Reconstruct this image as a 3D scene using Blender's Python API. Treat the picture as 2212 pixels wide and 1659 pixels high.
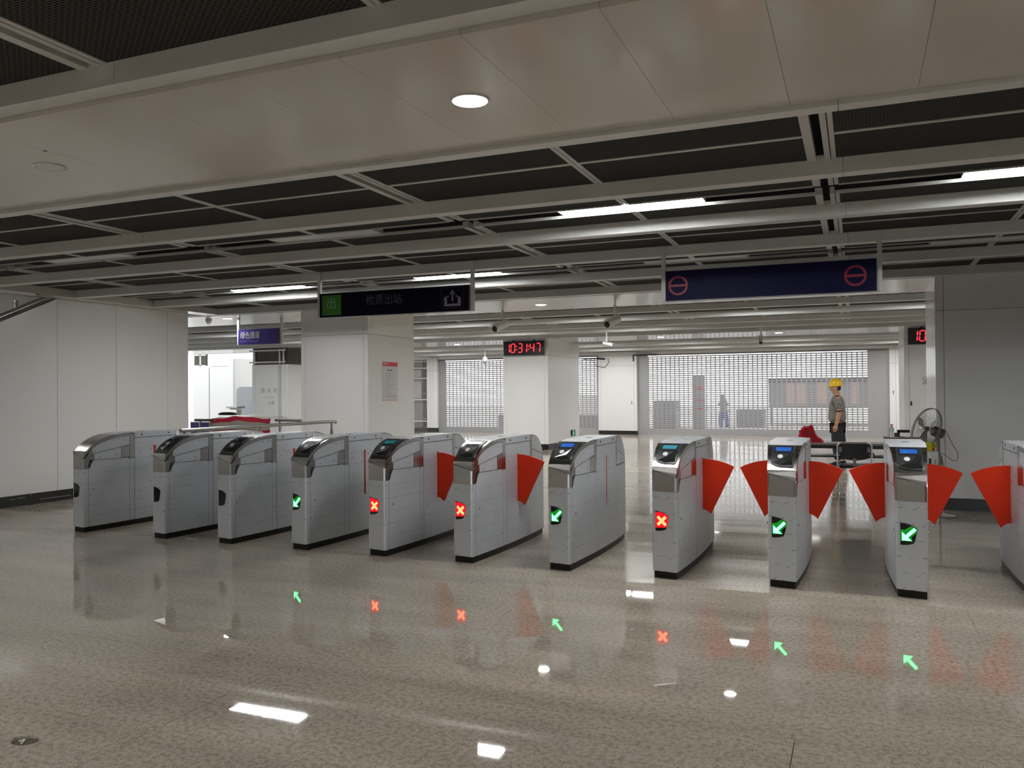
import bpy, bmesh, math, random
from mathutils import Matrix, Vector

for o in list(bpy.data.objects):
    bpy.data.objects.remove(o, do_unlink=True)
S = bpy.context.scene
COL = S.collection
PI = math.pi
rnd = random.Random(7)

# ------------------------------------------------------------------ camera
YAW, PITCH, ROLL, FPX = 0.3943, 0.0103, 0.0077, 1792.5
fw = Vector((-math.sin(YAW) * math.cos(PITCH), math.cos(YAW) * math.cos(PITCH), math.sin(PITCH)))
rt0 = Vector((math.cos(YAW), math.sin(YAW), 0))
dn0 = fw.cross(rt0)
rt = math.cos(ROLL) * rt0 + math.sin(ROLL) * dn0
dn = -math.sin(ROLL) * rt0 + math.cos(ROLL) * dn0
cam_data = bpy.data.cameras.new('camera')
cam = bpy.data.objects.new('camera', cam_data)
COL.objects.link(cam)
m = Matrix.Identity(4)
for i in range(3):
    m[i][0], m[i][1], m[i][2] = rt[i], -dn[i], -fw[i]
m[2][3] = 1.5
cam.matrix_world = m
cam_data.sensor_width = 36.0
cam_data.lens = FPX / 2212 * 36.0
cam_data.clip_start = 0.05
cam_data.clip_end = 400
S.camera = cam

# ------------------------------------------------------------------ world, light levels, exposure
LAMP = 51.0        # ceiling lamps
SKY = 2.2          # overcast daylight outside
EXPOSURE = 0.0
w = bpy.data.worlds.new('sky')
S.world = w
w.use_nodes = True
bg = w.node_tree.nodes['Background']
bg.inputs[0].default_value = (0.93, 0.96, 1.0, 1)
bg.inputs[1].default_value = SKY
S.view_settings.view_transform = 'Standard'
S.view_settings.look = 'None'
S.view_settings.exposure = EXPOSURE
S.view_settings.gamma = 1.0
S.view_settings.use_curve_mapping = False
S.cycles.max_bounces = 9
S.cycles.diffuse_bounces = 5
S.cycles.glossy_bounces = 4
S.cycles.transmission_bounces = 6
S.cycles.transparent_max_bounces = 8
S.cycles.sample_clamp_indirect = 6.0
S.cycles.caustics_reflective = False
S.cycles.caustics_refractive = False
S.cycles.use_denoising = True


# ------------------------------------------------------------------ materials
def mat(name, col, rough=0.5, metal=0.0, emit=None, estr=0.0, noise=0.0, nscale=8.0, spec=None, coat=0.0):
    M = bpy.data.materials.new(name)
    M.use_nodes = True
    N, L = M.node_tree.nodes, M.node_tree.links
    b = N['Principled BSDF']
    b.inputs['Base Color'].default_value = (*col, 1)
    b.inputs['Roughness'].default_value = rough
    b.inputs['Metallic'].default_value = metal
    if spec is not None:
        b.inputs['Specular IOR Level'].default_value = spec
    if coat:
        b.inputs['Coat Weight'].default_value = coat
        b.inputs['Coat Roughness'].default_value = 0.05
    if emit:
        b.inputs['Emission Color'].default_value = (*emit, 1)
        b.inputs['Emission Strength'].default_value = estr
    if noise:
        tc = N.new('ShaderNodeTexCoord')
        nz = N.new('ShaderNodeTexNoise')
        nz.inputs['Scale'].default_value = nscale
        nz.inputs['Detail'].default_value = 4
        L.new(tc.outputs['Object'], nz.inputs['Vector'])
        mr = N.new('ShaderNodeMapRange')
        mr.inputs['To Min'].default_value = 1 - noise
        mr.inputs['To Max'].default_value = 1 + noise
        L.new(nz.outputs['Fac'], mr.inputs['Value'])
        hs = N.new('ShaderNodeHueSaturation')
        hs.inputs['Color'].default_value = (*col, 1)
        L.new(mr.outputs['Result'], hs.inputs['Value'])
        L.new(hs.outputs['Color'], b.inputs['Base Color'])
    return M


def mth(N, L, op, a, b=None):
    n = N.new('ShaderNodeMath')
    n.operation = op
    for i, v in enumerate((a, b)):
        if v is None:
            continue
        if isinstance(v, (int, float)):
            n.inputs[i].default_value = v
        else:
            L.new(v, n.inputs[i])
    return n.outputs[0]


def granite(name, r0, r1_, dark=1.0, spec=0.85):
    M = bpy.data.materials.new(name)
    M.use_nodes = True
    N, L = M.node_tree.nodes, M.node_tree.links
    b = N['Principled BSDF']
    g = N.new('ShaderNodeNewGeometry')
    n1 = N.new('ShaderNodeTexNoise'); n1.inputs['Scale'].default_value = 120; n1.inputs['Detail'].default_value = 3
    n2 = N.new('ShaderNodeTexNoise'); n2.inputs['Scale'].default_value = 38; n2.inputs['Detail'].default_value = 6
    n3 = N.new('ShaderNodeTexNoise'); n3.inputs['Scale'].default_value = 1.3; n3.inputs['Detail'].default_value = 3
    mp = N.new('ShaderNodeMapping'); mp.inputs['Scale'].default_value = (0.5, 2.6, 1)
    for n in (n1, n2):
        L.new(g.outputs['Position'], n.inputs['Vector'])
    L.new(g.outputs['Position'], mp.inputs['Vector'])
    L.new(mp.outputs[0], n3.inputs['Vector'])
    r1 = N.new('ShaderNodeValToRGB')
    r1.color_ramp.elements[0].position = 0.30; r1.color_ramp.elements[0].color = (0.19, 0.155, 0.125, 1)
    r1.color_ramp.elements[1].position = 0.42; r1.color_ramp.elements[1].color = (0.455, 0.392, 0.318, 1)
    e = r1.color_ramp.elements.new(0.64); e.color = (0.50, 0.45, 0.385, 1)
    L.new(n1.outputs['Fac'], r1.inputs['Fac'])
    r2 = N.new('ShaderNodeValToRGB')
    r2.color_ramp.elements[0].position = 0.36; r2.color_ramp.elements[0].color = (0.62, 0.58, 0.55, 1)
    r2.color_ramp.elements[1].position = 0.56; r2.color_ramp.elements[1].color = (1, 1, 1, 1)
    L.new(n2.outputs['Fac'], r2.inputs['Fac'])
    mx = N.new('ShaderNodeMixRGB'); mx.blend_type = 'MULTIPLY'; mx.inputs['Fac'].default_value = 0.75
    L.new(r1.outputs[0], mx.inputs[1]); L.new(r2.outputs[0], mx.inputs[2])
    mr = N.new('ShaderNodeMapRange'); mr.inputs['From Min'].default_value = 0.3; mr.inputs['From Max'].default_value = 0.7
    mr.inputs['To Min'].default_value = 0.88 * dark; mr.inputs['To Max'].default_value = 1.1 * dark
    L.new(n3.outputs['Fac'], mr.inputs['Value'])
    hs = N.new('ShaderNodeHueSaturation')
    L.new(mx.outputs[0], hs.inputs['Color']); L.new(mr.outputs[0], hs.inputs['Value'])
    L.new(hs.outputs[0], b.inputs['Base Color'])
    # dusty film left by the building work: polish varies in long smears
    mr2 = N.new('ShaderNodeMapRange'); mr2.inputs['From Min'].default_value = 0.35; mr2.inputs['From Max'].default_value = 0.75
    mr2.inputs['To Min'].default_value = r0; mr2.inputs['To Max'].default_value = r1_
    L.new(n3.outputs['Fac'], mr2.inputs['Value'])
    L.new(mr2.outputs[0], b.inputs['Roughness'])
    b.inputs['Specular IOR Level'].default_value = spec
    return M


def film():
    """blue-white protective film with rows of small printed dashes"""
    M = bpy.data.materials.new('protective_film')
    M.use_nodes = True
    N, L = M.node_tree.nodes, M.node_tree.links
    b = N['Principled BSDF']
    tc = N.new('ShaderNodeTexCoord')
    sp = N.new('ShaderNodeSeparateXYZ')
    L.new(tc.outputs['Object'], sp.inputs[0])
    u = mth(N, L, 'ADD', sp.outputs[0], sp.outputs[1])
    z = sp.outputs[2]
    row = mth(N, L, 'FLOOR', mth(N, L, 'DIVIDE', z, 0.118))
    fz = mth(N, L, 'FRACT', mth(N, L, 'DIVIDE', z, 0.118))
    uu = mth(N, L, 'ADD', u, mth(N, L, 'MULTIPLY', row, 0.043))
    fu = mth(N, L, 'FRACT', mth(N, L, 'DIVIDE', uu, 0.15))
    dash = mth(N, L, 'MULTIPLY', mth(N, L, 'LESS_THAN', mth(N, L, 'ABSOLUTE', mth(N, L, 'SUBTRACT', fz, 0.5)), 0.028),
               mth(N, L, 'LESS_THAN', fu, 0.3))
    # slanted stroke
    d2 = mth(N, L, 'ABSOLUTE', mth(N, L, 'SUBTRACT', mth(N, L, 'MULTIPLY', mth(N, L, 'SUBTRACT', fu, 0.68), 1.0),
                                   mth(N, L, 'MULTIPLY', mth(N, L, 'SUBTRACT', fz, 0.5), 0.95)))
    sl = mth(N, L, 'MULTIPLY', mth(N, L, 'LESS_THAN', d2, 0.03),
             mth(N, L, 'LESS_THAN', mth(N, L, 'ABSOLUTE', mth(N, L, 'SUBTRACT', fz, 0.5)), 0.14))
    nz = N.new('ShaderNodeTexNoise'); nz.inputs['Scale'].default_value = 55
    L.new(tc.outputs['Object'], nz.inputs['Vector'])
    mk = mth(N, L, 'MULTIPLY', mth(N, L, 'MAXIMUM', dash, sl), mth(N, L, 'MULTIPLY', mth(N, L, 'GREATER_THAN', nz.outputs['Fac'], 0.46), 0.7))
    mx = N.new('ShaderNodeMixRGB')
    L.new(mk, mx.inputs[0])
    mx.inputs[1].default_value = (0.56, 0.59, 0.63, 1)
    mx.inputs[2].default_value = (0.16, 0.17, 0.2, 1)
    n2 = N.new('ShaderNodeTexNoise'); n2.inputs['Scale'].default_value = 4
    L.new(tc.outputs['Object'], n2.inputs['Vector'])
    mr = N.new('ShaderNodeMapRange'); mr.inputs['To Min'].default_value = 0.9; mr.inputs['To Max'].default_value = 1.08
    L.new(n2.outputs['Fac'], mr.inputs['Value'])
    hs = N.new('ShaderNodeHueSaturation')
    L.new(mx.outputs[0], hs.inputs['Color']); L.new(mr.outputs[0], hs.inputs['Value'])
    L.new(hs.outputs[0], b.inputs['Base Color'])
    b.inputs['Roughness'].default_value = 0.32
    b.inputs['Specular IOR Level'].default_value = 0.4
    b.inputs['Metallic'].default_value = 0.15
    return M


def expanded_metal():
    M = bpy.data.materials.new('expanded_metal')
    M.use_nodes = True
    N, L = M.node_tree.nodes, M.node_tree.links
    b = N['Principled BSDF']
    g = N.new('ShaderNodeNewGeometry')
    br = N.new('ShaderNodeTexBrick')
    br.inputs['Scale'].default_value = 1.0
    br.inputs['Brick Width'].default_value = 0.036
    br.inputs['Row Height'].default_value = 0.014
    br.inputs['Mortar Size'].default_value = 0.0026
    br.inputs['Mortar Smooth'].default_value = 0.2
    br.inputs['Color1'].default_value = (0.008, 0.009, 0.008, 1)
    br.inputs['Color2'].default_value = (0.008, 0.009, 0.008, 1)
    br.inputs['Mortar'].default_value = (0.085, 0.088, 0.08, 1)
    L.new(g.outputs['Position'], br.inputs['Vector'])
    L.new(br.outputs['Color'], b.inputs['Base Color'])
    b.inputs['Roughness'].default_value = 0.75
    b.inputs['Specular IOR Level'].default_value = 0.08
    return M


M_floor = granite('polished_granite', 0.012, 0.05)
M_floor2 = granite('honed_granite', 0.16, 0.3, 0.95, 0.5)
M_floor3 = granite('dusty_granite', 0.05, 0.19, 1.0, 0.5)
M_joint = mat('floor_grout', (0.1, 0.085, 0.07), 0.8, noise=0.2)
M_film = film()
M_mesh = expanded_metal()
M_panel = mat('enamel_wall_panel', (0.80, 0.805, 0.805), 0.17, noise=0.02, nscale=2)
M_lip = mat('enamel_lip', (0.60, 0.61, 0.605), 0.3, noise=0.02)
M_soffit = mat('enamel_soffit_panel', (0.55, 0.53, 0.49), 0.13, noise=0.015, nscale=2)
M_beam = mat('grey_enamel_beam', (0.66, 0.67, 0.66), 0.5, noise=0.03)
M_tee = mat('grey_tee_bar', (0.5, 0.505, 0.49), 0.35, noise=0.05)
M_void = mat('ceiling_void', (0.012, 0.012, 0.011), 0.9, noise=0.1)
M_black = mat('black_skirting', (0.007, 0.007, 0.006), 0.3, noise=0.2)
M_plinth = mat('dark_plinth', (0.012, 0.011, 0.008), 0.45, noise=0.2, spec=0.2)
M_steel = mat('brushed_steel', (0.47, 0.46, 0.44), 0.22, 1.0, noise=0.06, nscale=30)
M_chrome = mat('bright_steel', (0.75, 0.75, 0.74), 0.12, 1.0, noise=0.03)
M_rail = mat('satin_rail_steel', (0.33, 0.33, 0.31), 0.3, 1.0, noise=0.05)
M_chassis = mat('chassis_dark', (0.05, 0.05, 0.05), 0.5, 0.5, noise=0.1)
M_reader = mat('reader_black', (0.022, 0.024, 0.024), 0.16, noise=0.1)
M_reader2 = mat('reader_dark_grey', (0.03, 0.033, 0.035), 0.35, noise=0.1)
M_redwing = mat('red_flap', (0.64, 0.03, 0.006), 0.42, noise=0.05, spec=0.25)
M_dark = mat('black_plastic', (0.012, 0.012, 0.013), 0.35, noise=0.1)
M_lens = mat('indicator_lens', (0.008, 0.01, 0.009), 0.12, noise=0.1)
M_slat = mat('shutter_slat', (0.36, 0.36, 0.37), 0.35, 0.0, noise=0.05)
M_navy = mat('sign_navy', (0.007, 0.007, 0.04), 0.5, noise=0.05, spec=0.12)
M_navy2 = mat('sign_blue_lit', (0.035, 0.02, 0.26), 0.3, noise=0.05)
M_black_sign = mat('sign_black', (0.004, 0.004, 0.016), 0.5, noise=0.05, spec=0.1)
M_signedge = mat('sign_frame_grey', (0.22, 0.225, 0.23), 0.4, 0.4, noise=0.05)
M_green = mat('sign_green', (0.05, 0.22, 0.012), 0.4, noise=0.03)
M_greenl = mat('sign_pale_green', (0.22, 0.42, 0.28), 0.5, noise=0.03)
M_dimtext = mat('unlit_letter_grey', (0.07, 0.07, 0.12), 0.5, noise=0.03)
M_icon = mat('unlit_icon_mauve', (0.27, 0.23, 0.34), 0.5, noise=0.03)
M_signred = mat('sign_crimson', (0.25, 0.010, 0.04), 0.45, noise=0.03)
M_white = mat('white_paint', (0.75, 0.75, 0.74), 0.4, noise=0.03)
M_offwhite = mat('white_plastic', (0.62, 0.62, 0.6), 0.35, noise=0.03)
M_paper = mat('poster_paper', (0.60, 0.60, 0.60), 0.5, noise=0.02)
M_pink = mat('poster_crimson', (0.62, 0.03, 0.09), 0.5, noise=0.02)
M_ink = mat('print_grey', (0.12, 0.12, 0.12), 0.6, noise=0.02)
M_faint = mat('etched_letters', (0.36, 0.36, 0.35), 0.5, noise=0.02)
M_lampoff = mat('unlit_diffuser', (0.62, 0.63, 0.63), 0.3, noise=0.03)
M_lamp = mat('lit_diffuser', (0.9, 0.9, 0.9), 0.5, emit=(1.0, 1.0, 0.985), estr=LAMP)
M_down = mat('lit_downlight', (0.9, 0.9, 0.9), 0.5, emit=(1.0, 0.99, 0.96), estr=LAMP * 1.6)
M_led = mat('led_red', (0.3, 0.0, 0.0), 0.4, emit=(1.0, 0.02, 0.03), estr=4.0)
M_garr = mat('arrow_green', (0.0, 0.3, 0.1), 0.4, emit=(0.12, 1.0, 0.32), estr=5.5)
M_ghalo = mat('arrow_glow_green', (0.0, 0.1, 0.0), 0.4, emit=(0.0, 0.75, 0.03), estr=0.28)
M_rx = mat('cross_yellow', (0.3, 0.2, 0.0), 0.4, emit=(1.0, 0.15, 0.06), estr=4.6)
M_rhalo = mat('cross_glow_red', (0.2, 0.0, 0.0), 0.4, emit=(1.0, 0.0, 0.012), estr=0.9)
M_scrB = mat('screen_blue', (0.01, 0.03, 0.1), 0.15, emit=(0.03, 0.14, 0.62), estr=0.75)
M_scrT = mat('screen_teal', (0.01, 0.05, 0.06), 0.15, emit=(0.05, 0.30, 0.38), estr=0.8)
M_scrD = mat('screen_dim_teal', (0.01, 0.03, 0.03), 0.1, emit=(0.01, 0.16, 0.16), estr=0.6)
M_scrN = mat('screen_night_blue', (0.005, 0.01, 0.02), 0.1, emit=(0.004, 0.012, 0.03), estr=0.3)
M_skin = mat('skin', (0.50, 0.27, 0.18), 0.5, noise=0.05)
M_shirt = mat('grey_uniform_cloth', (0.20, 0.185, 0.155), 0.85, noise=0.1, nscale=20)
M_trous = mat('black_trouser_cloth', (0.014, 0.015, 0.018), 0.8, noise=0.2, nscale=20)
M_yel = mat('helmet_yellow', (0.83, 0.52, 0.01), 0.25, noise=0.03)
M_hair = mat('black_hair', (0.01, 0.008, 0.007), 0.6, noise=0.1)
M_red = mat('red_cloth', (0.55, 0.006, 0.02), 0.7, noise=0.12, nscale=12)
M_grey = mat('fan_grey', (0.13, 0.125, 0.11), 0.4, noise=0.1)
M_beige = mat('fan_column_grey', (0.22, 0.21, 0.18), 0.45, noise=0.1)
M_ybag = mat('yellow_bag', (0.55, 0.5, 0.02), 0.5, noise=0.1)
M_glassb = mat('bottle_plastic', (0.8, 0.82, 0.84), 0.08, noise=0.02)
M_glassb.node_tree.nodes['Principled BSDF'].inputs['Transmission Weight'].default_value = 0.8
M_wrapR = mat('bag_red_stripe', (0.55, 0.012, 0.05), 0.3, noise=0.15, nscale=14)
M_wrapW = mat('bag_white_stripe', (0.50, 0.48, 0.42), 0.4, noise=0.15, nscale=14)
M_concrete = mat('bare_concrete', (0.34, 0.325, 0.31), 0.85, noise=0.25, nscale=3)
M_dconcrete = mat('dark_concrete', (0.10, 0.095, 0.08), 0.9, noise=0.3, nscale=3)
M_ground = mat('outside_paving', (0.45, 0.45, 0.44), 0.8, noise=0.1)
M_outgrey = mat('outside_grey_metal', (0.22, 0.22, 0.24), 0.5, noise=0.1)
M_outdark = mat('outside_dark', (0.06, 0.06, 0.08), 0.6, noise=0.1)
M_outpink = mat('outside_door_pink', (0.6, 0.38, 0.32), 0.6, noise=0.05)
M_blueb = mat('blue_board', (0.04, 0.025, 0.24), 0.4, noise=0.05)
M_bluec = mat('blue_workwear', (0.03, 0.08, 0.4), 0.8, noise=0.1)
M_glass = mat('window_glass', (0.75, 0.8, 0.82), 0.03, noise=0.01)
M_glass.node_tree.nodes['Principled BSDF'].inputs['Transmission Weight'].default_value = 1.0
M_glass.node_tree.nodes['Principled BSDF'].inputs['IOR'].default_value = 1.1


# ------------------------------------------------------------------ mesh helpers
class MB:
    def __init__(s):
        s.v = []; s.f = []; s.mi = []

    def add(s, vs, fs, mi=0):
        b = len(s.v)
        s.v += [tuple(p) for p in vs]
        s.f += [tuple(b + i for i in f) for f in fs]
        s.mi += [mi] * len(fs)
        return s

    def box(s, x0, x1, y0, y1, z0, z1, mi=0):
        vs = [(x0, y0, z0), (x1, y0, z0), (x1, y1, z0), (x0, y1, z0), (x0, y0, z1), (x1, y0, z1), (x1, y1, z1), (x0, y1, z1)]
        fs = [(0, 3, 2, 1), (4, 5, 6, 7), (0, 1, 5, 4), (1, 2, 6, 5), (2, 3, 7, 6), (3, 0, 4, 7)]
        return s.add(vs, fs, mi)

    def rbox(s, x0, x1, y0, y1, z0, z1, r=0.01, mi=0):
        """box with chamfered vertical and horizontal edges"""
        r = min(r, (x1 - x0) / 3, (y1 - y0) / 3, (z1 - z0) / 3)
        def ring(i, z):
            return [(x0 + i + r, y0 + i, z), (x1 - i - r, y0 + i, z), (x1 - i, y0 + i + r, z), (x1 - i, y1 - i - r, z),
                    (x1 - i - r, y1 - i, z), (x0 + i + r, y1 - i, z), (x0 + i, y1 - i - r, z), (x0 + i, y0 + i + r, z)]
        rings = [ring(r * .6, z0), ring(0, z0 + r * .6), ring(0, z1 - r * .6), ring(r * .6, z1)]
        return s.loft(rings, mi=mi)

    def loft(s, rings, caps=True, closed=True, mi=0):
        n = len(rings[0])
        vs = [p for r_ in rings for p in r_]
        fs = []
        for k in range(len(rings) - 1):
            for i in range(n if closed else n - 1):
                j = (i + 1) % n
                fs.append((k * n + i, k * n + j, (k + 1) * n + j, (k + 1) * n + i))
        if caps:
            fs.append(tuple(range(n - 1, -1, -1)))
            fs.append(tuple((len(rings) - 1) * n + i for i in range(n)))
        return s.add(vs, fs, mi)

    def tube(s, pts, r, n=10, mi=0, caps=True):
        pts = [Vector(p) for p in pts]
        rs = r if isinstance(r, (list, tuple)) else [r] * len(pts)
        rings = []
        up = None
        for i, p in enumerate(pts):
            a = pts[max(i - 1, 0)]; b = pts[min(i + 1, len(pts) - 1)]
            t = (b - a).normalized()
            if up is None:
                up = Vector((0, 0, 1)) if abs(t.z) < 0.9 else Vector((1, 0, 0))
            x = t.cross(up).normalized()
            up = x.cross(t).normalized()
            rings.append([p + rs[i] * (math.cos(q) * x + math.sin(q) * up) for q in [2 * PI * k / n for k in range(n)]])
        return s.loft(rings, caps=caps, mi=mi)

    def lathe(s, prof, c=(0, 0, 0), n=20, axis='z', mi=0):
        rings = []
        for (r, h) in prof:
            ring = []
            for k in range(n):
                q = 2 * PI * k / n
                if axis == 'z':
                    ring.append((c[0] + r * math.cos(q), c[1] + r * math.sin(q), c[2] + h))
                elif axis == 'y':
                    ring.append((c[0] + r * math.cos(q), c[1] + h, c[2] - r * math.sin(q)))
                else:
                    ring.append((c[0] + h, c[1] + r * math.cos(q), c[2] + r * math.sin(q)))
            rings.append(ring)
        return s.loft(rings, mi=mi)

    def prism_y(s, poly, y0, y1, mi=0):
        """polygon in x,z extruded along y"""
        a = [(p[0], y0, p[1]) for p in poly]
        b = [(p[0], y1, p[1]) for p in poly]
        return s.loft([a, b], mi=mi)

    def prism_x(s, poly, x0, x1, mi=0):
        a = [(x0, p[0], p[1]) for p in poly]
        b = [(x1, p[0], p[1]) for p in poly]
        return s.loft([a, b], mi=mi)

    def prism_z(s, poly, z0, z1, mi=0):
        a = [(p[0], p[1], z0) for p in poly]
        b = [(p[0], p[1], z1) for p in poly]
        return s.loft([a, b], mi=mi)

    def mesh(s, name, mats, smooth=False):
        me = bpy.data.meshes.new(name)
        me.from_pydata(s.v, [], s.f)
        for mm in (mats if isinstance(mats, (list, tuple)) else [mats]):
            me.materials.append(mm)
        me.polygons.foreach_set('material_index', s.mi)
        bm = bmesh.new(); bm.from_mesh(me)
        bmesh.ops.recalc_face_normals(bm, faces=bm.faces)
        bm.to_mesh(me); bm.free()
        if smooth:
            me.polygons.foreach_set('use_smooth', [True] * len(me.polygons))
            try:
                me.set_sharp_from_angle(angle=math.radians(38))
            except Exception:
                pass
        me.update()
        return me

    def build(s, name, mats, parent=None, loc=None, smooth=False, kind=None, label=None):
        return link(name, s.mesh(name, mats, smooth), parent, loc, kind, label)


def link(name, me, parent=None, loc=None, kind=None, label=None):
    o = bpy.data.objects.new(name, me)
    COL.objects.link(o)
    if parent is not None:
        o.parent = parent
    if loc is not None:
        o.location = loc
    if kind:
        o['kind'] = kind
    if label:
        o['label'] = label
    return o


def tag(o, label=None, cat=None, group=None, kind=None):
    if label: o['label'] = label
    if cat: o['category'] = cat
    if group: o['group'] = group
    if kind: o['kind'] = kind
    return o


def empty(name, loc, label=None, cat=None, group=None, kind=None, rz=0):
    o = bpy.data.objects.new(name, None)
    o.empty_display_size = 0.1
    COL.objects.link(o)
    o.location = loc
    o.rotation_euler = (0, 0, rz)
    return tag(o, label, cat, group, kind)


def copy_tree(o, parent=None):
    c = o.copy()
    COL.objects.link(c)
    if parent is not None:
        c.parent = parent
    for ch in list(o.children):
        copy_tree(ch, c)
    return c


def text_mesh(txt, size, depth=0.0015, bold=0.0):
    cu = bpy.data.curves.new('t', 'FONT')
    cu.body = txt
    cu.size = size
    cu.extrude = depth
    cu.offset = bold
    cu.resolution_u = 2
    o = bpy.data.objects.new('t', cu)
    COL.objects.link(o)
    dg = bpy.context.evaluated_depsgraph_get()
    me = bpy.data.meshes.new_from_object(o.evaluated_get(dg))
    bpy.data.objects.remove(o, do_unlink=True)
    me.transform(Matrix.Rotation(PI / 2, 4, 'X'))     # stand up, reading towards -Y
    xs = [v.co.x for v in me.vertices]
    me.transform(Matrix.Translation((-(min(xs) + max(xs)) / 2, 0, 0)))
    return me


def put_text(name, txt, size, loc, material, parent, bold=0.0, rz=0, fit=None):
    me = text_mesh(txt, size, bold=bold)
    if fit:
        xs = [v.co.x for v in me.vertices]
        me.transform(Matrix.Scale(fit / (max(xs) - min(xs)), 4, (1, 0, 0)))
    me.materials.clear()
    me.materials.append(material)
    o = link(name, me, parent, loc)
    o.rotation_euler = (0, 0, rz)
    return o


# ================================================================== FLOOR
floor = MB().box(-30, 15.1, -8.1, 31, -0.2, -0.012).build('floor', M_joint, kind='structure')
rowsY = [-8.1, -6.7, -4.1, -1.45, 1.15, 3.77, 6.42, 7.62, 10.3, 13.0, 15.7, 17.05, 19.0, 21.7, 24.4, 27.0, 29.6, 31]
for r in range(len(rowsY) - 1):
    y0, y1 = rowsY[r], rowsY[r + 1]
    off = -0.265 if rowsY[r] < 3.7 else -2.0
    wd = 2.667
    k0 = math.floor((-11 if y1 < 11 else -30) / wd) - 1
    k = k0
    while off + k * wd < 15:
        x0, x1 = max(off + k * wd, -30), min(off + (k + 1) * wd, 15)
        k += 1
        if x1 - x0 < 0.1 or (y1 < 11.2 and x1 < -13.2):
            continue
        g = 0.0016
        if rowsY[r] == 1.15 and x0 < -3.3 < x1:       # the slab with the floor-socket hole
            cx, cy, ra, rb, n = -3.365, 2.535, 0.066, 0.05, 18
            mb = MB()
            hole = [(cx + ra * math.cos(2 * PI * q / n) * (1 + .06 * math.sin(5 * q)), cy + rb * math.sin(2 * PI * q / n) * (1 + .05 * math.cos(3 * q))) for q in range(n)]
            X0, X1, Y0, Y1 = x0 + g, x1 - g, y0 + g, y1 - g
            out = []
            for (hx, hy) in hole:
                a = math.atan2(hy - cy, hx - cx); dx, dy = math.cos(a), math.sin(a)
                ts = []
                if dx > 1e-6: ts.append((X1 - cx) / dx)
                if dx < -1e-6: ts.append((X0 - cx) / dx)
                if dy > 1e-6: ts.append((Y1 - cy) / dy)
                if dy < -1e-6: ts.append((Y0 - cy) / dy)
                t = min(ts); out.append((cx + dx * t, cy + dy * t))
            corners = [(X1, Y1), (X0, Y1), (X0, Y0), (X1, Y0)]
            ring_o = []
            for q in range(n):
                ring_o.append((q, out[q]))
            vs, fs = [], []
            for q in range(n):
                q2 = (q + 1) % n
                poly = [hole[q], out[q]]
                a1 = math.atan2(out[q][1] - cy, out[q][0] - cx); a2 = math.atan2(out[q2][1] - cy, out[q2][0] - cx)
                if a2 < a1: a2 += 2 * PI
                for c_ in corners:
                    ac = math.atan2(c_[1] - cy, c_[0] - cx)
                    for add_ in (0, 2 * PI):
                        if a1 + 1e-6 < ac + add_ < a2 - 1e-6:
                            poly.append(c_)
                poly += [out[q2], hole[q2]]
                b_ = len(vs)
                vs += [(p[0], p[1], 0) for p in poly]
                fs.append(tuple(range(b_, b_ + len(poly))))
                b_ = len(vs)
                vs += [(hole[q][0], hole[q][1], 0), (hole[q2][0], hole[q2][1], 0), (hole[q2][0], hole[q2][1], -.1), (hole[q][0], hole[q][1], -.1)]
                fs.append((b_, b_ + 1, b_ + 2, b_ + 3))
            mb.add(vs, fs)
            mb.build('floor_slab', M_floor, floor)
            continue
        gx_ = 0.0016 if rowsY[r] == 1.15 else 0.0004
        ga = 0.002 if rowsY[r] in (3.77, 17.05, 19.0) else 0.0005
        gb = 0.002 if rowsY[r] in (1.15, 15.7) else 0.0005
        MB().box(x0 + gx_, x1 - gx_, y0 + ga, y1 - gb, -0.012, 0).build('floor_slab', M_floor2 if rowsY[r] == 6.42 else M_floor3 if rowsY[r] > 6.5 else M_floor, floor)
# socket box below the hole (cut into the screed: the floor mesh stays shallow, so the recess is a small cup)
hole_t = empty('floor_socket_hole', (-3.365, 2.535, -0.012), 'small round uncovered socket hole sunk in the granite near the lower left corner', 'hole')
MB().lathe([(0.067, 0.0), (0.067, 0.0008), (0.02, 0.0008), (0.001, 0.0008)], n=20).build('cavity', mat('hole_mortar', (0.11, 0.085, 0.06), 0.95, noise=0.4, nscale=40), hole_t)
MB().tube([(-0.035, -0.005, 0.004), (-0.02, 0.012, 0.008), (0.0, -0.02, 0.006)], 0.004, 6).build('cable_end', M_white, hole_t)

# ================================================================== CEILING
ceiling = MB().box(-30, 15.1, -8.1, 22.2, 3.6, 3.7).box(-17.5, 15.1, 22.2, 31, 3.6, 3.7).build('ceiling', M_void, kind='structure')
XL, XR = -10.31, 12.0      # hall ceiling near the gates


def beam(y0, y1, xs, z0=2.9, z1=3.03):
    for a, b in zip(xs[:-1], xs[1:]):
        g = 0.0015
        mb = MB()
        p = [(y0, z0 + .004), (y0 + .004, z0), (y1 - .004, z0), (y1, z0 + .004), (y1, z1), (y0, z1)]
        mb.prism_x(p, a + g, b - g)
        mb.build('ceiling_beam', M_beam, ceiling)


def seg(x0, x1, step=3.0, off=-0.07):
    out = [x0]
    k = math.ceil((x0 - off + 0.3) / step)
    while off + k * step < x1 - 0.3:
        out.append(off + k * step); k += 1
    out.append(x1)
    return out


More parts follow.
